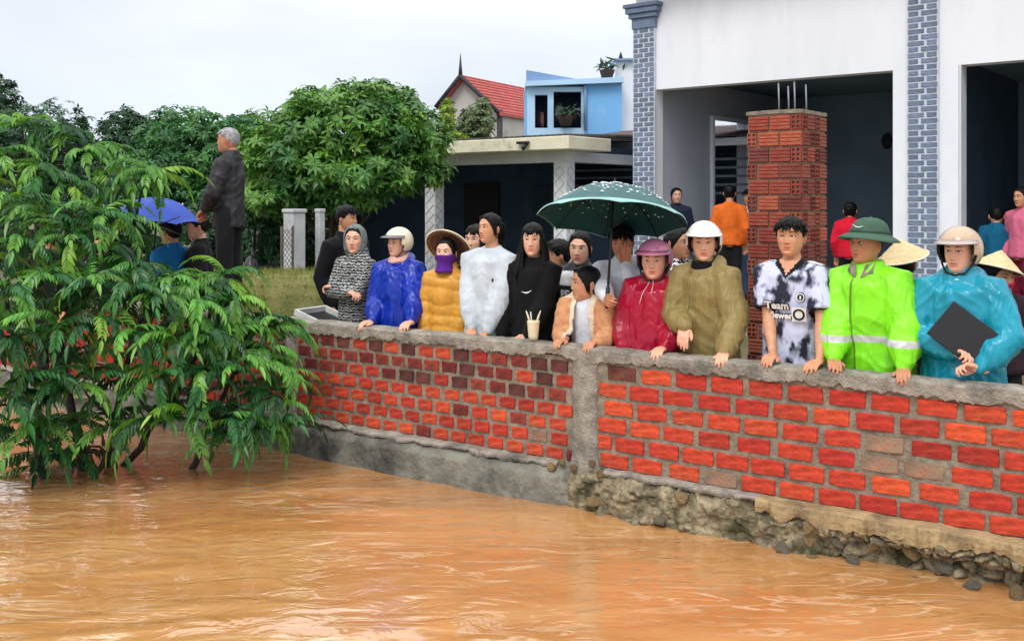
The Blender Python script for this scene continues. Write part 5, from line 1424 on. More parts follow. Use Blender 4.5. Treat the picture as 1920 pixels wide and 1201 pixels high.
        sm = shoe or mat('dark_shoe', (38, 34, 32), .7)
        for sg in (-1, 1):
            MB().ell((sg * .09 * k, -.05, .04), (.045 * k, .12 * k, .045), 12, 8).build('shoe', sm, s.root)
        return s
    def top(s, m, name='jacket', hem=.84, e=.022, hemx=0.0, sl=.018, cuff=.012, sleeve=1.0, collar=.018, collar_r=.012, fold=.008, voxel=.0115, extra=None, belly=0.0, fscale=1.0, mats=None, assign=None, batwing=0.0, cut=None, collar_drop=0.0, zfreq=5.0, hood=None, sim=None, quilt=0):
        """upper garment as one remeshed surface with modelled folds"""
        k = s.k; mb = MB(); n = 20; rings = []
        prof = [(hem, .158 + hemx, .118 + hemx * .7), (hem + (1.02 - hem) * .4, .150 + hemx * .75, .115 + hemx * .55), (1.04, .138 + hemx * .5 + belly, .104 + hemx * .4 + belly), (1.16, .150 + hemx * .25 + belly * .5, .110 + hemx * .2), (1.25, .150, .108), (1.315, .148, .096), (1.36, .128, .076), (1.392, .094, .062), (1.41, .070, .056)]
        for z, rx, ry in prof:
            ee = e * (1 if z < 1.34 else .5); c = s.ctr(z * k)
            rings.append([np.array(((rx * s.wide + ee) * k * math.cos(a), c + .012 * (z > 1.34) + (ry + ee) * k * math.sin(a), z * k)) for a in np.linspace(0, 2 * np.pi, n, endpoint=False)])
        mb.loft(rings)
        if collar:
            c = s.ctr(1.42 * k); r0 = .062 + collar_r
            mb.loft([[np.array(((r0 + d) * k * math.cos(a), c + .018 + (r0 + d - .004) * k * math.sin(a), (1.37 + t * (collar + .05) - (collar_drop + .02) * t * max(0, -math.sin(a))) * k)) for a in np.linspace(0, 2 * np.pi, 16, endpoint=False)] for t, d in ((0, .02), (.5, .004), (1, -.006))])
        for i in (0, 1):
            A = s.arms[i]; S, E, W = s.sh[i], A['E'], A['W']; sg = -1 if i == 0 else 1
            ins = np.array((-sg * .05 * k, 0, .004)); r = k
            if sleeve >= .99: pts = [S + ins, S, S * .5 + E * .5, E, E * .5 + W * .5, E * .06 + W * .94]; rr = [.062 + sl * .5, .062 + sl, .054 + sl, .050 + sl, .043 + sl, .033 + cuff]
            else: e2 = S * (1 - sleeve) + E * sleeve; pts = [S + ins, S, S * .5 + e2 * .5, e2]; rr = [.062 + sl * .5, .060 + sl, .058 + sl, .060 + sl]
            mb.tube(pts, [q * r for q in rr], 14, round_ends=(sleeve >= .99))
            if batwing:
                b0 = np.array((sg * .10 * k, s.ctr(1.2 * k), 1.2 * k)); b1 = np.array((sg * .15 * k, s.ctr(1.0 * k), 1.0 * k))
                mb.tube([b0 * .6 + S * .4, E * .6 + b1 * .4], [.07 * k, (.075 + batwing) * k], 12, round_ends=True)
        if extra: extra(mb, s)
        if hood: 
            c = s.ctr(1.4 * k)
            mb.tube([np.array((hood * math.cos(a) * 1.25, c + .03 + hood * math.sin(a) * (1.1 if math.sin(a) > 0 else .75), (1.395 + .03 * math.sin(a)) * k)) for a in np.linspace(-.9, math.pi + .9, 12)], [.018, .026, .030, .034, .038, .04, .04, .038, .034, .030, .026, .018], 8, round_ends=True)
        me = remesh(mb, voxel, 4)
        if sim:
            drape(me, s, **sim); fold = fold * .75
        V, N = mesh_np(me)
        # folds: vertical drape on the trunk, rings of creases along the sleeves
        S0 = s.seed * 13
        wrp = .25 * fbm(V * 3.5, S0, 2)[:, None]
        Q = V * fscale + wrp * .22
        trunk = (1 - np.abs(vn(np.stack([Q[:, 0] * 16, Q[:, 1] * 16, Q[:, 2] * min(zfreq, 6) * .6 + S0], -1), S0 + 1))) ** 3
        sgx = np.where(Q[:, 0] > 0, 1.0, -1.0); diag = (1 - np.abs(vn(np.stack([(Q[:, 0] * sgx + Q[:, 2]) * 17, Q[:, 1] * 9, (Q[:, 2] - Q[:, 0] * sgx) * 4 + S0], -1), S0 + 2))) ** 3
        sl_d = np.full(len(V), 9.)
        cre = np.zeros(len(V))
        for i in (0, 1):
            A = s.arms[i]
            for p0, p1, ph in ((s.sh[i], A['E'], 0), (A['E'], A['W'], 3)):
                d = p1 - p0; L = np.linalg.norm(d); t = np.clip(((V - p0) @ d) / (L * L), 0, 1)
                dist = np.linalg.norm(V - (p0 + t[:, None] * d), axis=1)
                near = dist < sl_d; sl_d = np.minimum(sl_d, dist)
                c = (1 - np.abs(vn(np.stack([t * L * 20 + ph + i * 5, V[:, 0] * 16, V[:, 1] * 16 + V[:, 2] * 10], -1), S0 + 4))) ** 2
                cre = np.where(near, c, cre)
        ws = 1 - smooth(sl_d, .07 * k, .12 * k)
        low = 1 - smooth(V[:, 2], 1.32 * k, 1.42 * k)
        f = (trunk * .6 + diag * .6) * (1 - ws) + (cre * .45 + diag * .4) * ws
        V = V + N * ((f - .35) * fold * low + fold * .35 * fbm(V * 9, S0 + 9, 2))[:, None]
        if quilt:
            tr = (1 - ws) * low; V = V + N * (quilt * (np.abs(np.sin(V[:, 2] * math.pi / .085 + 1.6 * vn(V * 6, S0))) ** .6 - .6) * (1 - smooth(V[:, 2], 1.34 * k, 1.4 * k)))[:, None]
        if cut is not None:
            bm = bmesh.new(); bm.from_mesh(me)
            for v, co in zip(bm.verts, V): v.co = co
            bmesh.ops.delete(bm, geom=[v for v in bm.verts if cut(v.co, s)], context='VERTS')
            bm.to_mesh(me); bm.free()
        else: mesh_set(me, V)
        for q in (mats or [m]): me.materials.append(q)
        if assign:
            for p in me.polygons: p.material_index = assign(p.center, s)
        me.polygons.foreach_set('use_smooth', [True] * len(me.polygons))
        o = link(name, me, s.root)
        if sim:
            sb = o.modifiers.new('subdivision', 'SUBSURF'); sb.levels = 1; sb.render_levels = 1
        if cut is not None:
            sd = o.modifiers.new('thickness', 'SOLIDIFY'); sd.thickness = .008
        s.topmesh = o
        return s
    def surf(s, x, z, depth=.006):
        """front surface of the garment at local x, z"""
        dg = bpy.context.evaluated_depsgraph_get(); ok, p, nn, _ = s.topmesh.evaluated_get(dg).ray_cast(Vector((x, -1.2, z)), Vector((0, 1, 0)))
        return (Vector((p.x, p.y - depth, p.z)) if ok and p.y < s.ctr(z) + .01 else Vector((x, 9. if depth == 0 else -.15, z)))
    # ---- headgear
    def helmet(s, col, visor=None, tilt=0, rough=.25, flap=True, face=62, name='helmet', dirt=None):
        m = mat('helmet_' + '%02x%02x%02x' % col, col, rough, var=.08, vscale=10, coat=.4, dirt=dirt); lining = mat('helmet_lining', (22, 22, 24), .8)
        nt, nl = 60, 26; rx, ry, rz = .117, .139, .127
        th = np.linspace(-math.pi, math.pi, nt + 1)[:-1]; lat = np.linspace(R(88), R(-46), nl)
        V = []; F = []
        for l in lat:
            for t in th:
                fl = 1 + .06 * max(0, -math.sin(l)) * 0
                V.append((rx * math.cos(l) * math.sin(t), .008 - ry * math.cos(l) * math.cos(t) * (1.0 if math.cos(t) > 0 else .98), .022 + rz * math.sin(l)))
        for j in range(nl - 1):
            for i in range(nt):
                k2 = (i + 1) % nt; t = abs(math.degrees((th[i] + (2 * math.pi / nt) / 2))); z = .022 + rz * math.sin((lat[j] + lat[j + 1]) / 2)
                lim = .062 if t < face - 8 else .045 if t < face else (-.005 if t < face + 12 else -.062 if t < face + 52 else -.052) if flap else .0
                if z > lim: F.append((j * nt + i, (j + 1) * nt + i, (j + 1) * nt + k2, j * nt + k2))
        top = tuple(range(nt)); F.append(top)
        used = sorted({i for f in F for i in f}); ren = {a: b for b, a in enumerate(used)}
        mb = MB(); mb.add(np.array(V)[used], [tuple(ren[i] for i in f) for f in F])
        M = s.HM @ Matrix.Rotation(R(tilt), 4, 'X')
        o = mb.build(name, [m, lining], s.root); o.matrix_local = M
        sd = o.modifiers.new('shell', 'SOLIDIFY'); sd.thickness = .016; sd.offset = -1; sd.material_offset = 1; sd.material_offset_rim = 1
        # peak
        vm = visor or m; g = []
        for t in np.linspace(R(-72), R(72), 22):
            c = math.cos(t * 90 / 72); c = max(c, 0) ** .5; out = .046 * c + .004; x0, y0 = (rx + .001) * .97 * math.sin(t), .008 - (ry + .001) * .965 * math.cos(t); x1, y1 = (rx + .006 + out * .25) * math.sin(t), .008 - (ry + .004 + out) * math.cos(t)
            g.append([(x0, y0, .076), (x1, y1, .060 - .006 * c), (x1, y1, .056 - .006 * c), (x0, y0, .064)])
        v = MB(); v.loft(g); v.build('visor', vm, o)
        st = MB()
        for sg in (-1, 1):
            st.tube([(sg * .094, -.02, -.02), (sg * .084, -.03, -.06), (sg * .052, -.058, -.108), (0, -.066, -.122)], [.006, .006, .006, .006], 6, flat=.4)
        st.build('chin_strap', lining, o)
        return o
    def cone_hat(s, tilt=0, roll=0, r=.205, hgt=.155, dz=.07, dy=.01, inner=None):
        m = mat('palm_leaf_hat', (214, 190, 146), .85, var=.15, vscale=30, bump=.004, bscale=60, stretch=(1, 1, 5)); mi = inner or mat('hat_inside', (126, 84, 72), .9, var=.2, vscale=20)
        M = s.HM @ Matrix.Translation((0, dy, dz)) @ Matrix.Rotation(R(tilt), 4, 'X') @ Matrix.Rotation(R(roll), 4, 'Y')
        n = 40; mb = MB(); rings = []; m2 = MB(); r2 = []
        for q in np.linspace(0.02, 1, 16):
            rr = r * q; z = hgt * (1 - q) - .012 * q * q + .0015 * (int(q * 100) % 2)
            rings.append([(rr * math.cos(a), rr * math.sin(a), z) for a in np.linspace(0, 6.2832, n, endpoint=False)])
            r2.append([(rr * math.cos(a), rr * math.sin(a), z - .006) for a in np.linspace(0, 6.2832, n, endpoint=False)])
        mb.loft(rings, cap=False); mb.add(rings[0], [tuple(range(n))])
        m2.loft(r2, cap=False)
        o = mb.build('conical_hat', m, s.root); o.matrix_local = M
        m2.build('lining', mi, o)
        rim = MB(); rim.tube([(r * math.cos(a), r * math.sin(a), -.014) for a in np.linspace(0, 6.2832, n + 1)], .006, 6, cap=False); rim.build('rim', mat('hat_rim', (226, 214, 186), .7), o)
        rg = MB()
        for q in (.3, .5, .7, .88):
            rr = r * q * .985; z = hgt * (1 - q) - .012 * q * q - .010
            rg.tube([(rr * math.cos(a), rr * math.sin(a), z) for a in np.linspace(0, 6.2832, n + 1)], .003, 4, cap=False)
        rg.build('hoop', mat('bamboo_hoop', (168, 140, 110), .8), o)
        return o
    def sun_helmet(s, tilt=0):
        m = mat('green_felt_hat', (62, 92, 76), .85, var=.1, vscale=14, bump=.003, bscale=120); n = 44
        prof = [(.004, .150), (.035, .147), (.066, .136), (.090, .114), (.103, .086), (.108, .060), (.112, .054), (.130, .046), (.152, .034), (.168, .022), (.166, .017), (.145, .026), (.112, .042), (.10, .04)]
        rings = []
        for r_, z in prof:
            rings.append([(r_ * math.cos(a) * .93, .012 + r_ * math.sin(a) * 1.12 - (0.012 if (r_ > .12 and math.sin(a) < 0) else 0) * abs(math.sin(a)), z - (.012 * (1 - abs(math.sin(a))) if r_ > .12 else 0)) for a in np.linspace(0, 6.2832, n, endpoint=False)])
        mb = MB(); mb.loft(rings)
        o = mb.build('sun_helmet', m, s.root); o.matrix_local = s.HM @ Matrix.Translation((0, .010, .010)) @ Matrix.Rotation(R(tilt), 4, 'X')
        b = MB(); b.loft([[(rr * math.cos(a) * .93, .012 + rr * math.sin(a) * 1.12, z) for a in np.linspace(0, 6.2832, n, endpoint=False)] for rr, z in ((.1085, .054), (.1125, .056), (.1095, .074), (.106, .076))], cap=False)
        b.build('hat_band', mat('hat_band_green', (52, 78, 64), .8), o)
        k = MB(); k.ell((0, .012, .152), (.008, .008, .005), 8, 6); k.build('button', m, o)
        sw = MB(); sw.tube([(.055, -.102, .092), (.035, -.114, .084), (.018, -.120, .086), (-.012, -.119, .100)], [.001, .0035, .003, .0008], 6); sw.build('hat_mark', mat('pale_mark', (214, 224, 218), .8), o)
        return o
# ------------------------------------------------------------------ clothes with a pattern
def stripe_mat(name, c1, c2, scale=30, distort=1.5, thr=.5):
    m = mat(name, c1, .9, bump=.003, bscale=60); nt = m.node_tree; N = nt.nodes; L = nt.links
    tc = N.new('ShaderNodeTexCoord'); w = N.new('ShaderNodeTexWave'); w.bands_direction = 'Z'; w.inputs['Scale'].default_value = scale; w.inputs['Distortion'].default_value = distort; w.inputs['Detail Scale'].default_value = 3
    L.new(tc.outputs['Object'], w.inputs['Vector'])
    r = N.new('ShaderNodeValToRGB'); r.color_ramp.elements[0].position = thr - .1; r.color_ramp.elements[1].position = thr + .1
    r.color_ramp.elements[0].color = lin(c1); r.color_ramp.elements[1].color = lin(c2)
    L.new(w.outputs['Color'], r.inputs[0]); L.new(r.outputs[0], N['Principled BSDF'].inputs['Base Color'])
    return m
def band_mat(name, base, band, z0, z1):
    m = base.copy(); m.name = name; nt = m.node_tree; N = nt.nodes; L = nt.links; b = N['Principled BSDF']
    src = b.inputs['Base Color'].links[0].from_socket
    tc = N.new('ShaderNodeTexCoord'); sp = N.new('ShaderNodeSeparateXYZ'); L.new(tc.outputs['Object'], sp.inputs[0])
    a = N.new('ShaderNodeMath'); a.operation = 'GREATER_THAN'; a.inputs[1].default_value = z0; L.new(sp.outputs[2], a.inputs[0])
    c = N.new('ShaderNodeMath'); c.operation = 'LESS_THAN'; c.inputs[1].default_value = z1; L.new(sp.outputs[2], c.inputs[0])
    q = N.new('ShaderNodeMath'); q.operation = 'MULTIPLY'; L.new(a.outputs[0], q.inputs[0]); L.new(c.outputs[0], q.inputs[1])
    mx = N.new('ShaderNodeMix'); mx.data_type = 'RGBA'; L.new(q.outputs[0], mx.inputs[0]); L.new(src, mx.inputs[6]); mx.inputs[7].default_value = lin(band); L.new(mx.outputs[2], b.inputs['Base Color'])
    return m
def flat_on(p, mb, name, m, depth=.004, parent=None):
    """lay a flat x/z shape on the front of a garment"""
    V = np.concatenate(mb.v)
    x0, x1, z0, z1 = V[:, 0].min() - .004, V[:, 0].max() + .004, V[:, 2].min() - .004, V[:, 2].max() + .004
    G = np.array([(x, p.surf(x, z, 0).y, z) for x in np.linspace(x0, x1, 9) for z in np.linspace(z0, z1, 7)])
    G = G[G[:, 1] < 5]
    B = lambda a: np.stack([np.ones(len(a)), a[:, 0], a[:, 2], a[:, 0] ** 2], 1)
    co = np.linalg.lstsq(B(G), G[:, 1], rcond=None)[0]
    sh = np.max(B(G) @ co - G[:, 1])
    out = np.stack([V[:, 0], B(V) @ co - sh - depth * .35 + V[:, 1], V[:, 2]], 1)
    mb.v = [np.array(out)]
    return mb.build(name, m, parent or p.topmesh, False, True)
def text_on(p, txt, x, z, size, m, name='lettering', bold=.0, depth=.022):
    cu = bpy.data.curves.new('t', 'FONT'); cu.body = txt; cu.size = size; cu.offset = bold; cu.resolution_u = 3
    o = bpy.data.objects.new('t', cu); C.objects.link(o)
    me = bpy.data.meshes.new_from_object(o.evaluated_get(bpy.context.evaluated_depsgraph_get()))
    V, _ = mesh_np(me); F = [tuple(q.vertices) for q in me.polygons]
    bpy.data.objects.remove(o); bpy.data.curves.remove(cu)
    mb = MB(); mb.add(np.stack([V[:, 0] + x, 0 * V[:, 0], V[:, 1] + z], -1), F)
    return flat_on(p, mb, name, m, depth)
def neck_ring(p, m, name, r, t):
    a0 = np.array(p.HM @ Vector((0, .004, -.118))); mb = MB()
    for dz, rr in ((-.018, r + .008), (.006, r)):
        mb.tube([a0 + np.array((rr * math.cos(a), .008 + rr * 1.08 * math.sin(a), dz + .012 * math.sin(a) + .004 * math.sin(3 * a + dz * 90))) for a in np.linspace(0, 6.2832, 25)], t, 8, cap=False)
    me = remesh(mb, .008, 3); me.materials.append(m)
    return link(name, me, p.root)
def hood_shell(p, m, off=.026, opening=58, topz=.088, name='hood'):
    zs = np.linspace(-.112, .114, 30); nt = 56
    T, x, y, z = head_grid(nt, zs, p.wid, False); a = np.abs((T + np.pi) % (2 * np.pi) - np.pi) * 180 / np.pi
    hl = np.interp(a, [0, opening - 14, opening, opening + 14, 180], [topz, topz - .008, .02, -.2, -.3])
    P = np.stack([x, y, z], -1); D = np.stack([x, y - .005, (z - .01) * .9], -1); D /= np.linalg.norm(D, axis=-1)[..., None]
    o = (off + .006 * vn(P * 22, p.seed) + .02 * smooth(-z, .0, .1)) * smooth(z, hl - .004, hl + .012) - .012 * (1 - smooth(z, hl - .012, hl + .002))
    mb = MB(); mb.add((P + D * o[..., None]).reshape(-1, 3), grid_faces(nt, len(zs)))
    ob = mb.build(name, m, p.root); ob.matrix_local = p.HM
    return ob
M_DKTR = cloth_mat('dark_trousers', (22, 22, 27)); M_JEANS = cloth_mat('blue_jeans', (70, 92, 124), 'knit')

# ------------------------------------------------------------------ the row of people at the wall
# woman in a striped hooded jacket
p = Person('person in dark striped hooded jacket, arms folded, beside the blue raincoat', 668, 421, off=.42, head=(24, 0, 0), hat=.012, tone='fair', hair='long', seed=2, wide=.90, wid=.95, lips=(.85, .4, .42))
p.hair = None
p.arm('R', (.10, -.19, 1.10 * p.k), 'curl', pole=(-.9, -.1, -.6), hyaw=80, hpitch=5).arm('L', (-.09, -.165, 1.14 * p.k), 'curl', pole=(.9, -.1, -.6), hyaw=-80, hpitch=5)
p.body(); sm = stripe_mat('grey_stripe_knit', (34, 36, 38), (168, 170, 168), 14, 6, .66)
p.top(sm, hem=.80, e=.030, sim=dict(), fold=.009, collar=.05, collar_r=.03); hood_shell(p, cloth_mat('grey_hood', (112, 122, 122), 'knit'), .02, 62)
hm = MB(); add_hair(hm, p.HM, 'bun', p.wid, 2); hm.build('hair', M_HAIR, p.root)
p.legs(cloth_mat('green_trousers', (28, 110, 72), 'nylon'))

# man in black behind her
p = Person('person in black turned to the right, behind the person in striped jacket', 648, 388, Y=8.55, yaw=52, head=(18, 0, 0), hk=.95, tone='mid', hair='short', seed=3, wide=1.08)
p.hang('R').hang('L').body().top(cloth_mat('black_shirt', (12, 13, 18)), 'shirt', hem=.82, e=.02, fold=.006, collar=.03).legs(M_DKTR)

# blue raincoat
p = Person('person in shiny blue raincoat and cream helmet with both hands on the wall', 748, 424, off=.36, yaw=-24, head=(-14, -2, 0), hat=.035, tone='fair', hair=None, seed=4, wide=.90, wid=.95, gaze=-.6, hk=.90)
p.wall_hand('R', 682, dyaw=-15).wall_hand('L', 757, dyaw=5).body()
vb = cloth_mat('blue_vinyl', (8, 44, 158), 'vinyl')
p.top(vb, 'raincoat', hem=.62, e=.058, hemx=.075, sl=.044, cuff=.015, sim=dict(), fold=.018, collar=.03, collar_r=.02, batwing=.04, zfreq=4, hood=.075)
p.helmet((222, 212, 186), mat('smoked_visor', (96, 98, 104), .2, var=.1, coat=.4))
neck_ring(p, cloth_mat('pink_scarf', (226, 178, 166)), 'scarf', .060, .017)
p.legs(M_DKTR)

# yellow padded jacket, conical hat
p = Person('person in mustard padded jacket with purple face scarf and tilted conical hat', 838, 448, off=.32, yaw=-26, head=(8, -4, 0), tone='fair', hair='bun', seed=5, wide=.90, wid=.95, hk=.95)
p.arm('R', (-.14, -.09, .80 * p.k), 'rest', pole=(-.8, .5, 0)).arm('L', (.14, -.09, .80 * p.k), 'rest', pole=(.8, .5, 0)).body()
def puffs(V): return V
p.top(cloth_mat('mustard_nylon', (206, 148, 50), 'nylon', rough=.4, crease=.006), hem=.80, e=.034, sl=.026, cuff=.016, quilt=.011, fold=.010, collar=.045, collar_r=.02, fscale=.8, zfreq=16)
p.cone_hat(tilt=-46, roll=4, r=.192, dz=.055, dy=.058, hgt=.13)
ms = MB(); zs = np.linspace(-.150, -.012, 12); T, x, y, z = head_grid(48, np.clip(zs, -.074, .1), .95, True)
z = zs[:, None] + 0 * z; fl = 1 + .25 * smooth(-z, .09, .15); V = np.stack([x * 1.2 * fl, y * 1.10 * fl - .006 * (np.cos(T) > 0), z], -1); V += .006 * vn(V * 30, 3)[..., None] + .003 * vn(V * np.array((20, 20, 120)), 4)[..., None]
ms.add(V.reshape(-1, 3), grid_faces(48, 12)); o = ms.build('face_scarf', cloth_mat('purple_scarf', (88, 32, 138)), p.root); o.matrix_local = p.HM
p.legs(M_DKTR)

# white sweatshirt
p = Person('person in pale grey-white sweatshirt looking left with hands together', 920, 402, off=.34, yaw=-30, head=(-16, -3, 0), tone='mid', hair='pony', seed=6, gaze=-.8, hk=.93, wide=.92, wid=.95)
p.arm('R', (-.03, -.22, .80 * p.k), 'curl', pole=(-.9, .4, -.2), hyaw=30, hpitch=45).arm('L', (.09, -.21, .815 * p.k), 'curl', pole=(.9, .4, -.2), hyaw=-30, hpitch=45).body()
p.top(cloth_mat('pale_sweat', (192, 201, 209), 'cotton'), 'sweatshirt', hem=.74, e=.042, hemx=.02, sl=.034, cuff=.008, sim=dict(), fold=.012, collar=.012, collar_r=.010, collar_drop=.02)
mk = MB(); mk.box((.10, 0, 1.19 * p.k), (.014, .001, .022)); flat_on(p, mk, 'small_emblem', M_LASH)
p.legs(M_DKTR)
p = Person('person half hidden behind the white sweatshirt, only part of the face showing', 893, 424, Y=7.75, yaw=-25, head=(0, 0, 0), tone='fair', hair='long', seed=7, detail=0)
p.hang('R').hang('L').body().top(cloth_mat('black_shirt', (12, 13, 18)), 'shirt', hem=.82, fold=.006, voxel=.018).legs(M_DKTR)

# girl with long black hair
p = Person('person with long black hair in black top holding a takeaway drink', 1000, 421, off=.36, yaw=-22, head=(12, 0, 0), tone='fair', hair='long', seed=8, wide=.90, wid=.93)
p.arm('R', (-.20, -.12, .80 * p.k), 'rest', pole=(-.9, .5, 0), hpitch=60).arm('L', (.02, -.21, .82 * p.k), 'hold', pole=(.9, .5, -.1), hyaw=-40, hpitch=20, hroll=60).body()
p.top(cloth_mat('black_cotton', (10, 10, 13)), 'top', hem=.76, e=.035, sl=.025, sim=dict(), fold=.008, collar=.0)
sw = MB(); g = []
for t in np.linspace(0, 1, 9): g.append([(-.028 + .07 * t - .012 * (1 - t) ** 3, 0, 1.168 * p.k + .022 * t * t - .012 * (1 - abs(t - .3)) * 0 - .006 + .004 * 0 - w_ * .010 * math.sin(math.pi * min(1, t * 1.02 + .0)) + .010 * (1 - t) ** 3) for w_ in (0, 1)])
sw.add(np.array(g).reshape(-1, 3), [(2 * i, 2 * i + 1, 2 * i + 3, 2 * i + 2) for i in range(8)]); flat_on(p, sw, 'tick_emblem', mat('white_print', (226, 226, 226), .8))
p.legs(M_DKTR)
def drink():
    w = at(1000, 640, 6.45); q = W0 + WA * s_of(1000, -.07) - WN * .07
    root = empty('takeaway_cup', (q[0], q[1], CAP + .006)); tag(root, 'cream takeaway cup in a tied bag on the wall cap by the black-haired person', 'cup')
    m = mat('cream_plastic', (232, 220, 186), .4, var=.06, vscale=20)
    MB().loft([[(r * math.cos(a), r * math.sin(a), z) for a in np.linspace(0, 6.283, 20, endpoint=False)] for r, z in ((.030, 0), (.034, .03), (.042, .12), (.044, .128), (.041, .131))]).build('cup', m, root)
    for sg in (-1, 1): MB().tube([(sg * .026, 0, .128), (sg * .035, 0, .16), (sg * .05, -.005, .20)], [.008, .007, .003], 6, flat=.4).build('bag_handle', m, root)
    MB().tube([(-.01, .01, .1), (-.018, .012, .19)], .004, 6).build('straw', mat('straw_white', (236, 236, 230), .4), root)
drink()

# small head behind, girl under the umbrella, umbrella holder
p = Person('person with short dark hair half hidden left of the navy jacket under the umbrella', 1049, 452, Y=7.35, yaw=-80, head=(-6, 0, 0), tone='mid', hair='short', seed=9, detail=0)
p.hang('R').hang('L').body().top(cloth_mat('navy_cotton', (24, 28, 44)), 'shirt', hem=.82, fold=.006, voxel=.018).legs(M_DKTR)
p = Person('person in navy jacket with white lettered panel under the green umbrella', 1088, 436, off=.75, yaw=-24, head=(8, 3, 3), tone='fair', hair='pony', seed=10, wide=.90, wid=1.0, lips=(.85, .35, .38), hk=1.04)
p.arm('R', (-.10, -.2, .95 * p.k), 'curl', pole=(-.9, .4, -.2)).hang('L').body()
p.top(None, hem=.78, e=.04, sim=dict(), fold=.009, collar=.03, mats=[cloth_mat('navy_nylon', (22, 26, 42), 'nylon'), cloth_mat('white_panel', (226, 228, 232))], assign=lambda c, s: 1 if (-.13 < c.x < -.005 and 1.235 * s.k < c.z < 1.35 * s.k and c.y < s.ctr(c.z)) else 0)
text_on(p, 'PE', -.115, 1.14 * p.k, .085, mat('white_print', (226, 226, 226), .8), bold=.003)
p.legs(M_DKTR)
p = Person('person in white shirt holding the green umbrella with a hand over the face', 1168, 424, off=.62, yaw=-20, head=(2, 10, 0), tone='tan', hair='short', seed=11)
hpos = p.HM @ Vector((-.02, -.13, -.10))
p.arm('R', p.local(at(1138, 560, 6.32)), 'hold', pole=(-.6, .2, -.8), hyaw=20, hpitch=10, hroll=-80)
p.arm('L', tuple(p.HM @ Vector((.045, -.125, -.125))), 'flat', pole=(.5, -.3, -.8), hyaw=20, hpitch=-75, hroll=0).body()
p.top(cloth_mat('white_shirt', (218, 222, 230)), 'shirt', hem=.78, e=.035, sl=.02, sim=dict(), fold=.012, collar=.025).legs(M_DKTR)
HOLD = p

def umbrella(label, px, py, Y, r, hgt, tilt, m, under, trim, shaft=.75, drops=0, bend=0):
    top = at(px, py, Y); Mt = Matrix.Translation(top) @ Matrix.Rotation(R(tilt[0]), 4, 'X') @ Matrix.Rotation(R(tilt[1]), 4, 'Y')
    root = empty('umbrella'); root.matrix_world = Mt @ Matrix.Translation((0, 0, -shaft)); tag(root, label, 'umbrella')
    nr, sub, nq = 8, 6, 14; n = nr * sub
    def pt(q, j, d=0):
        a = 2 * math.pi * j / n; f = abs(((j % sub) / sub) - .5) * 2          # 1 at ribs, 0 between
        rr = r * q * (1 - .045 * (1 - f * f) * q); z = -hgt * (q ** 2.1) * (1 - .0 * q) - .012 * (1 - f * f) * math.sin(math.pi * q) + .020 * (1 - f * f) * (q > .93) * (q - .93) / .07
        return (rr * math.cos(a), rr * math.sin(a), shaft + z - d)
    g = [[pt(q, j) for j in range(n)] for q in np.linspace(.01, 1, nq)]
    c = MB().loft(g, cap=False).build('canopy', m, root)
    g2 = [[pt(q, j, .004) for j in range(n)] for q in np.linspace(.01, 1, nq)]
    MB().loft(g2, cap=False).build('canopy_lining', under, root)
    if trim:
        e = [[pt(q, j, -.003) for j in range(n)] for q in (.955, .98, 1.0)] + [[pt(1.004, j, .006) for j in range(n)]]
        MB().loft(e, cap=False).build('edge_trim', trim, root)
    st = mat('umbrella_steel', (44, 44, 48), .4, metal=.5)
    for k in range(nr):
        MB().tube([pt(q, k * sub, .010) for q in np.linspace(.03, 1.01, 9)], .0035, 5).build('rib', st, root)
        a = 2 * math.pi * k / nr
        MB().tube([(0, 0, shaft - hgt * 1.25), pt(.52, k * sub, .014)], .0025, 4).build('stretcher', st, root)
    MB().tube([(0, 0, .08), (0, 0, shaft + .03)], .0085, 8).build('shaft', st, root)
    MB().tube([(0, 0, shaft - .01), (0, 0, shaft + .02), (0, 0, shaft + .05)], [.012, .008, .003], 8).build('ferrule', st, root)
    MB().tube([(0, 0, -.03), (0, 0, .0), (0, 0, .09), (0, 0, .11)], [.013, .016, .014, .008], 10, round_ends=True).build('handle', mat('black_grip', (18, 18, 20), .5), root)
    if drops:
        rg = random.Random(4); d = MB()
        for k in range(drops):
            q = rg.random() ** .6 * .8; j = rg.uniform(0, n); p0 = np.array(pt(q, j, -.002)); s_ = rg.uniform(.004, .011)
            d.ell(tuple(p0), (s_ * rg.uniform(.8, 1.5), s_, s_ * .5), 7, 4)
        tag(d.build('water_drops', mat('water_drop', (236, 244, 246), .08, var=.02, spec=.8), root), kind='stuff')
    return root
grn = mat('green_umbrella_cloth', (24, 92, 92), .38, var=.12, vscale=4, spec=.6, trans=.12)
umbrella('large dark green umbrella with pale edging and raindrops above the crowd', 1152, 347, 6.5, .505, .245, (-15, 5), grn, mat('green_umbrella_lining', (16, 78, 80), .6, var=.1, trans=.25), mat('pale_trim', (150, 196, 190), .5), .80, 300)

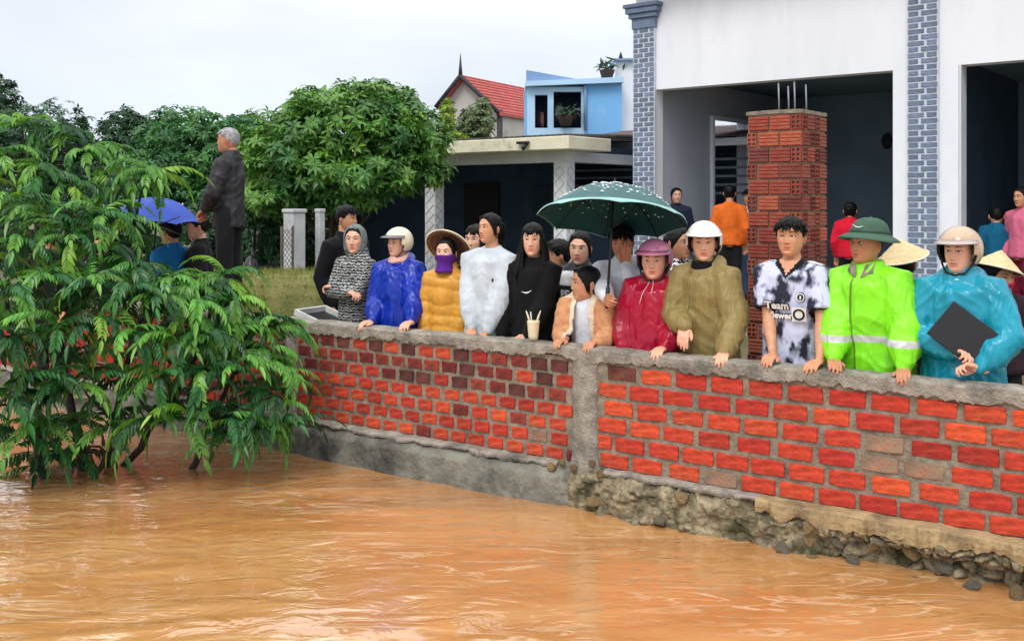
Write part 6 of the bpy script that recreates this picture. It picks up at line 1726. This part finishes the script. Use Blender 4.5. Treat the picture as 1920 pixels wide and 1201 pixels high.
# child in a tan jacket over a white shirt
p = Person('person in tan jacket and white shirt leaning on the wall in profile', 1100, 500, off=.33, yaw=-24, head=(-52, 0, 0), tone='mid', hair='pony', seed=12, hk=1.03, lean=.05, gaze=-.5)
p.wall_hand('R', 1046, 'rest', back=.085).wall_hand('L', 1104, 'grip', back=.085).body()
p.top(cloth_mat('white_tee', (226, 230, 240)), 'shirt', hem=.78, e=.012, fold=.007, collar=.014, sleeve=.5)
p.top(None, 'jacket', hem=.74, e=.060, hemx=.03, sl=.046, cuff=.016, sim=dict(), fold=.014, collar=.035, collar_r=.035, hood=.085, cut=lambda c, s: (c.y < s.ctr(c.z) + .0 and abs(c.x - .0) < (.062 + .05 * (1.32 * s.k - c.z)) * s.k and c.z > .5),
      mats=[cloth_mat('tan_fleece', (210, 152, 110), 'knit'), cloth_mat('cream_fleece', (230, 214, 188), 'knit')], assign=lambda c, s: 1 if (abs(c.x) < .105 * s.k and c.y < s.ctr(c.z) + .02 and c.z > .95 * s.k) or c.z > 1.385 * s.k else 0)
p.legs(M_DKTR)

# red raincoat
p = Person('person in crimson raincoat and pink helmet with one hand over the wall', 1228, 447, off=.36, yaw=-26, head=(8, 0, 0), hat=.035, tone='fair', hair=None, seed=13, wide=.90, wid=1.0, gaze=-.3, hk=1.04, lips=(.85, .38, .40))
p.wall_hand('L', 1232).arm('R', (-.16, -.16, .84 * p.k), 'curl', pole=(-.9, .5, -.1), hpitch=60).body()
p.top(cloth_mat('crimson_vinyl', (164, 14, 48), 'vinyl'), 'raincoat', hem=.64, e=.068, hemx=.07, sl=.046, cuff=.014, sim=dict(), fold=.016, collar=.04, collar_r=.022, hood=.08, zfreq=4)
for x0, x1 in ((-.01, -.055), (.012, .03)):
    mb = MB(); pts = []
    for t in np.linspace(0, 1, 8):
        q = p.surf(x0 + (x1 - x0) * t, (1.385 - .16 * t * (1 if x1 < 0 else .5)) * p.k, .004); pts.append(tuple(q))
    mb.tube(pts, .0028, 5); mb.build('drawstring', mat('pale_cord', (224, 190, 190), .7), p.topmesh)
p.helmet((198, 124, 156), dirt=((150, 84, 124), 6, .5, .7)); p.legs(M_DKTR)

# people half hidden between the red and the olive raincoat
p = Person('person in zebra striped shirt half hidden between the crimson and olive raincoats', 1272, 428, Y=7.1, yaw=10, head=(25, 0, 0), tone='tan', hair='bun', seed=14, detail=0)
p.hang('R').hang('L').body().top(stripe_mat('zebra_cotton', (24, 24, 28), (226, 226, 230), 9, 9, .5), 'shirt', hem=.82, e=.02, fold=.008, voxel=.016).legs(M_DKTR)

# olive raincoat
p = Person('person in olive green rain cape and white helmet gripping the wall', 1322, 413, off=.32, yaw=-40, head=(26, 0, 0), hat=.035, tone='fair', hair=None, seed=15, wide=.90, wid=.95, lean=.06, lips=(.8, .4, .4), gaze=-.3)
p.arm('R', tuple(p.local(at(1284, 612, 5.95))), 'rest', pole=(-.7, .5, -.3), hyaw=15, hpitch=55).wall_hand('L', 1348, dyaw=10).body()
ol = cloth_mat('olive_canvas', (140, 122, 72), 'nylon', rough=.55)
def cape(mb, s):
    A = s.arms[1]; S, E, W = s.sh[1], A['E'], A['W']
    mb.tube([S, S * .4 + E * .6, E * .75 + W * .25 + np.array((.02, .02, 0)), E * .45 + W * .55 + np.array((.03, .03, -.01))], [.070, .090, .115, .130], 16, flat=.8)
    A = s.arms[0]; S, E, W = s.sh[0], A['E'], A['W']
    mb.tube([S, E, E * .6 + W * .4], [.066, .072, .075], 14)
p.top(ol, 'rain_cape', hem=.60, e=.042, hemx=.05, sl=.044, cuff=.026, sim=dict(), fold=.017, collar=.04, collar_r=.026, hood=.08, zfreq=4)
mb = MB(); pts = [tuple(p.surf(-.045, z * p.k, .003)) for z in np.linspace(1.36, .8, 12)]
mb.tube(pts, .006, 5); mb.build('placket', ol, p.topmesh)
p.helmet((232, 230, 226)); p.legs(M_DKTR)
neck_ring(p, cloth_mat('black_cotton', (10, 10, 13)), 'neck_scarf', .062, .020)

# boy in football shirt
p = Person('person in navy and white marbled football shirt, hands on the wall', 1484, 411, off=.32, yaw=-34, head=(2, -3, 0), lean=.04, tone='mid', hair='short', seed=16, wid=1.0, gaze=-.7, brow=1.2)
p.wall_hand('R', 1440, 'rest').wall_hand('L', 1528, 'rest', dyaw=-10).body()
jm = mat('marbled_jersey', (24, 28, 52), .7, col2=(198, 204, 230), mixs=(.46, .56), vscale=9, detail=4, stretch=(1.2, 1.2, .75), bump=.002, bscale=90)
jk = cloth_mat('jersey_black', (16, 17, 24))
K = p.k
p.top(None, 'football_shirt', hem=.72, e=.026, hemx=.018, sl=.024, sleeve=.80, fold=.010, collar=.004, collar_r=.006, mats=[jm, jk, mat('neck_skin', (206, 150, 116), .52, var=.08, vscale=22)],
      assign=lambda c, s: 2 if (abs(c.x) < .055 * K and c.z > (1.325 + .075 * abs(c.x) / .055 / K) * K and c.y < s.ctr(c.z) + .01) else 1 if ((abs(c.x) < .085 * K and c.z > (1.385 - .085 * (1 - abs(c.x) / .085 / K) * (c.y < s.ctr(c.z))) * K) or min(np.linalg.norm(np.array(c) - (s.sh[i] * .18 + s.arms[i]['E'] * .82)) for i in (0, 1)) < .072 and max(np.dot(np.array(c) - s.sh[i], s.arms[i]['E'] - s.sh[i]) / np.dot(s.arms[i]['E'] - s.sh[i], s.arms[i]['E'] - s.sh[i]) for i in (0, 1)) > .76) else 0, voxel=.011)
wp = mat('white_print', (226, 226, 226), .8)
text_on(p, 'Team', -.108, 1.125 * K, .062, jk, 'lettering_outline', .0060, .006); text_on(p, 'Viewer', -.108, 1.068 * K, .054, jk, 'lettering_outline', .0060, .006)  # dark printed outline round the white letters
text_on(p, 'Team', -.108, 1.125 * K, .062, wp, bold=.002, depth=.05); text_on(p, 'Viewer', -.108, 1.068 * K, .054, wp, bold=.002, depth=.05)
sq = MB(); sq.box((.085, 0, 1.095 * K), (.078, .001, .085)); flat_on(p, sq, 'logo_square', wp, .010)
ring = MB(); ring.tube([(.085 + .027 * math.cos(a), -.002, 1.095 * K + .029 * math.sin(a)) for a in np.linspace(0, 6.283, 25)], .0055, 4); flat_on(p, ring, 'logo_ring', jk, .034)
ar = MB(); ar.add([(.066, 0, 1.095 * K), (.078, 0, 1.105 * K), (.078, 0, 1.099 * K), (.092, 0, 1.099 * K), (.092, 0, 1.105 * K), (.104, 0, 1.095 * K), (.092, 0, 1.085 * K), (.092, 0, 1.091 * K), (.078, 0, 1.091 * K), (.078, 0, 1.085 * K)], [tuple(range(10))]); flat_on(p, ar, 'logo_arrow', jk, .040)
cr = MB(); cr.ell((.092, 0, 1.195 * K), (.026, .001, .030), 14, 6); flat_on(p, cr, 'crest', jk, .004)
cr = MB(); cr.tube([(.092 + .020 * math.cos(a), -.002, 1.195 * K + .023 * math.sin(a)) for a in np.linspace(0, 6.283, 21)], .003, 4); cr.box((.092, -.002, 1.195 * K), (.008, .002, .022)); flat_on(p, cr, 'crest_ring', wp, .026)
for sg, i in ((-1, 0), (1, 1)):
    for q in (-.030, -.004, .022):
        mb = MB(); pts = []
        for t in np.linspace(0, 1, 8):
            a = np.array((sg * .10 * K, p.ctr(1.3 * K) + .012 + q, 1.6)); b = p.sh[i] + np.array((sg * .035, q, .3)); w = a * (1 - t) + b * t
            ok, hp_, nn, _ = p.topmesh.ray_cast(Vector((w[0], w[1], 1.7)), Vector((0, 0, -1)))
            if ok: pts.append(tuple(hp_ + Vector((0, 0, .002))))
        if len(pts) > 2: mb.tube(pts, .009, 6, flat=.3); mb.build('shoulder_stripe', wp, p.topmesh)
p.legs(cloth_mat('black_cotton', (10, 10, 13)))

# neon jacket, sun helmet
p = Person('person in fluorescent green jacket with silver bands and green sun helmet', 1626, 412, off=.34, yaw=-46, head=(-18, -2, 0), hat=.03, tone='tan', hair='crop', seed=17, wid=.98, lean=.075, gaze=-.6, brow=1.1, lips=(.9, .62, .58))
p.wall_hand('R', 1553, dyaw=20, pose='rest').wall_hand('L', 1688, dyaw=10).body()
nb = band_mat('neon_banded', cloth_mat('neon_green', (134, 232, 30), 'nylon'), (196, 198, 200), .978 * p.k, 1.018 * p.k)
p.top(nb, hem=.66, e=.060, hemx=.05, sl=.050, cuff=.014, sim=dict(), fold=.016, collar=.03, collar_r=.035, zfreq=5)
mb = MB(); mb.tube([tuple(p.surf(-.02 + .012 * math.sin(z * 9), z * p.k, .002)) for z in np.linspace(1.36, .8, 14)], .005, 5); mb.build('zip', mat('zip_grey', (96, 130, 40), .6), p.topmesh)
cm = MB()
for sg in (-1, 1):
    cm.add([(sg * .012, -.11 + p.ctr(1.39 * p.k), 1.345 * p.k), (sg * .075, -.082 + p.ctr(1.39 * p.k), 1.38 * p.k), (sg * .07, -.035 + p.ctr(1.39 * p.k), 1.435 * p.k), (sg * .03, -.075 + p.ctr(1.39 * p.k), 1.42 * p.k)], [(0, 1, 2, 3)])
o = cm.build('shirt_collar', cloth_mat('grey_check', (150, 140, 128)), p.root); sd = o.modifiers.new('t', 'SOLIDIFY'); sd.thickness = .006
p.sun_helmet(tilt=-3); p.legs(M_DKTR)

# teal raincoat with folder
p = Person('person in teal raincoat and tan helmet hugging a black folder', 1800, 423, off=.32, yaw=-36, head=(-10, 0, 0), lean=.06, hat=.035, tone='fair', hair=None, seed=18, wide=.90, wid=.95, gaze=-.5)
p.arm('R', (.01, -.235, .985 * p.k), 'curl', pole=(-.9, .1, -.6), hyaw=55, hpitch=-5, hroll=30).arm('L', (.13, -.262, .915 * p.k), 'curl', pole=(.9, .3, -.4), hyaw=-60, hpitch=-10, hroll=-30).body()
p.top(cloth_mat('teal_vinyl', (26, 146, 172), 'vinyl'), 'raincoat', hem=.60, e=.056, hemx=.06, sl=.048, cuff=.014, sim=dict(), fold=.018, collar=.05, collar_r=.024, batwing=.03, hood=.085, zfreq=4)
p.helmet((196, 170, 142), mat('clear_visor', (176, 164, 160), .12, var=.1, coat=.5), dirt=((160, 128, 110), 5, .5, .7)); p.legs(M_DKTR)
fo = empty('folder'); fo.matrix_world = p.root.matrix_basis @ Matrix.Translation((.06, -.225 - p.lean * .5, 1.09 * p.k)) @ Matrix.Rotation(R(18), 4, 'Z') @ Matrix.Rotation(R(-10), 4, 'X') @ Matrix.Rotation(R(38), 4, 'Y')
tag(fo, 'black document folder held against the teal raincoat', 'folder')
bk = mat('folder_black', (14, 15, 22), .45, var=.1)
bevel(MB().box((0, -.006, 0), (.30, .006, .225)).build('cover', bk, fo, False), .003); bevel(MB().box((0, .008, 0), (.30, .006, .225)).build('cover', bk, fo, False), .003)
MB().box((-.004, .001, 0), (.288, .0075, .212)).build('pages', mat('paper', (226, 226, 220), .9), fo, False)
neck_ring(p, cloth_mat('mint_mask', (186, 216, 208)), 'mask_edge', .060, .014)

# people behind with conical hats
p = Person('person in conical straw hat behind the person in fluorescent jacket', 1692, 466, Y=6.5, yaw=150, head=(0, 0, 0), tone='tan', hair='bun', seed=19, detail=0)
p.hang('R').hang('L').body().top(cloth_mat('grey_cotton', (110, 110, 116)), 'shirt', hem=.82, fold=.006, voxel=.018).legs(M_DKTR); p.cone_hat(tilt=-14, roll=10, r=.165, hgt=.115)
p = Person('person in conical hat and red face mask behind the teal raincoat', 1868, 484, Y=5.98, yaw=-10, head=(30, 6, 0), tone='tan', hair='bun', seed=20, detail=0)
p.hang('R').hang('L').body().top(cloth_mat('dark_plum', (48, 30, 40)), 'shirt', hem=.82, fold=.006, voxel=.018).legs(M_DKTR); p.cone_hat(tilt=-4, roll=16, r=.15, hgt=.11, dz=.06)
mk = MB(); T, x, y, z = head_grid(30, np.linspace(-.105, -.02, 8), 1, True); mk.add(np.stack([x * 1.06, y * 1.05 - .004, z], -1).reshape(-1, 3), grid_faces(30, 8)); o = mk.build('face_mask', cloth_mat('red_mask', (190, 40, 60)), p.root); o.matrix_local = p.HM

# sheet of paper in the crowd
pa = empty('paper_sheet'); pa.matrix_world = Matrix.Translation(at(1164, 602, 6.42)) @ Euler((R(75), R(25), R(-20))).to_matrix().to_4x4(); tag(pa, 'folded white paper sheet between the tan jacket and crimson raincoat', 'paper')
MB().add([(-.04, -.035, 0), (.04, -.035, .004), (.04, .035, 0), (-.04, .035, -.004), (0, -.035, .008), (0, .035, .008)], [(0, 4, 5, 3), (4, 1, 2, 5)]).build('sheet', mat('paper', (226, 226, 220), .9), pa, False)

# ------------------------------------------------------------------ people on the porch
def simple(label, px, py, Y, yaw, head, topc, legc, hair='short', ground=.5, tone='mid', seed=30, h=None, sleeve=1.0, kind='cotton', topname='shirt', hk=1.0, low=.06, legname='trousers', wide=1.0):
    p = Person(label, px, py, Y=Y, yaw=yaw, head=head, ground=ground, tone=tone, hair=hair, seed=seed, h=h, detail=0, hk=hk, wide=wide)
    p.hang('R').hang('L')
    p.body().top(cloth_mat('%s_%02x%02x%02x' % ((kind,) + topc), topc, kind), topname, hem=.82, e=.02, fold=.010, voxel=.018, sleeve=sleeve)
    p.legs(cloth_mat('leg_%02x%02x%02x' % legc, legc), None, legname, low)
    return p
simple('person in dark blue shirt facing out beside the left column', 1268, 353, 14.3, -5, (8, 0, 0), (34, 42, 66), (30, 30, 36), 'bun', seed=31, tone='fair')
simple('person in orange shirt with back turned on the porch', 1368, 348, 13.55, 165, (0, 0, 0), (222, 106, 34), (22, 22, 28), 'bun', seed=32)
simple('person in white top and jeans mostly hidden behind the brick pillar', 1406, 356, 13.9, -40, (0, 0, 0), (206, 210, 220), (70, 92, 124), 'short', seed=33)
simple('person in red blouse with back turned inside the doorway', 1594, 380, 12.6, 150, (0, 0, 0), (214, 22, 52), (18, 18, 22), 'bun', seed=34)
simple('person in teal T-shirt seen from behind in the dark doorway', 1868, 388, 11.4, 142, (14, 0, 0), (14, 96, 132), (40, 40, 52), 'crop', seed=35, sleeve=.7, tone='fair')
simple('person in pink shirt and burgundy shorts at the right edge', 1918, 352, 11.1, -70, (0, 0, 0), (214, 108, 140), (110, 12, 40), 'bun', seed=36, low=.45, legname='shorts')

# ------------------------------------------------------------------ people on the left
q = W0 + WA * s_of(437, -.085) - WN * .085
p = Person('person with grey hair in dark jacket standing up on the wall', 430, 254, Y=float(q[1]), yaw=-98, head=(4, -4, 0), ground=CAP + .002, tone='tan', hair='crop', hairmat=M_GHAIR, seed=40, wide=.80, h=1.56, hk=.95)
p.arm('R', (-.04, -.20, .93 * p.k), 'curl', pole=(-.9, .5, -.2), hpitch=45).arm('L', (.05, -.20, .92 * p.k), 'curl', pole=(.9, .5, -.2), hpitch=45).body()
p.top(cloth_mat('charcoal_jacket', (34, 34, 40), 'nylon', rough=.6), hem=.76, e=.024, sl=.024, sim=dict(), fold=.013, collar=.035, collar_r=.018).legs(cloth_mat('black_trousers', (24, 24, 28)))
simple('person with flat-top haircut in black shirt below the grey-haired person on the wall', 374, 403, 9.0, -78, (0, 0, 0), (22, 22, 27), (26, 26, 32), 'flat', ground=GROUND, seed=41, tone='fair')
simple('person in bright blue shirt under the blue umbrella', 322, 412, 8.95, -120, (0, 0, 0), (20, 106, 168), (26, 26, 32), 'short', ground=GROUND, seed=42)
simple('person in dark clothes whose face shows through leaves, nearest the blue umbrella', 197, 436, 9.3, -20, (0, 0, 0), (26, 26, 34), (26, 26, 32), 'long', ground=GROUND, seed=43, tone='fair')
simple('person in dark clothes with face showing through leaves near the left edge', 92, 440, 9.2, -10, (0, 0, 0), (26, 24, 34), (26, 26, 32), 'short', ground=GROUND, seed=44)
simple('shorter person in navy behind the leaves between two other watchers', 143, 452, 9.5, -30, (0, 0, 0), (30, 34, 56), (26, 26, 32), 'bun', ground=GROUND, seed=45)
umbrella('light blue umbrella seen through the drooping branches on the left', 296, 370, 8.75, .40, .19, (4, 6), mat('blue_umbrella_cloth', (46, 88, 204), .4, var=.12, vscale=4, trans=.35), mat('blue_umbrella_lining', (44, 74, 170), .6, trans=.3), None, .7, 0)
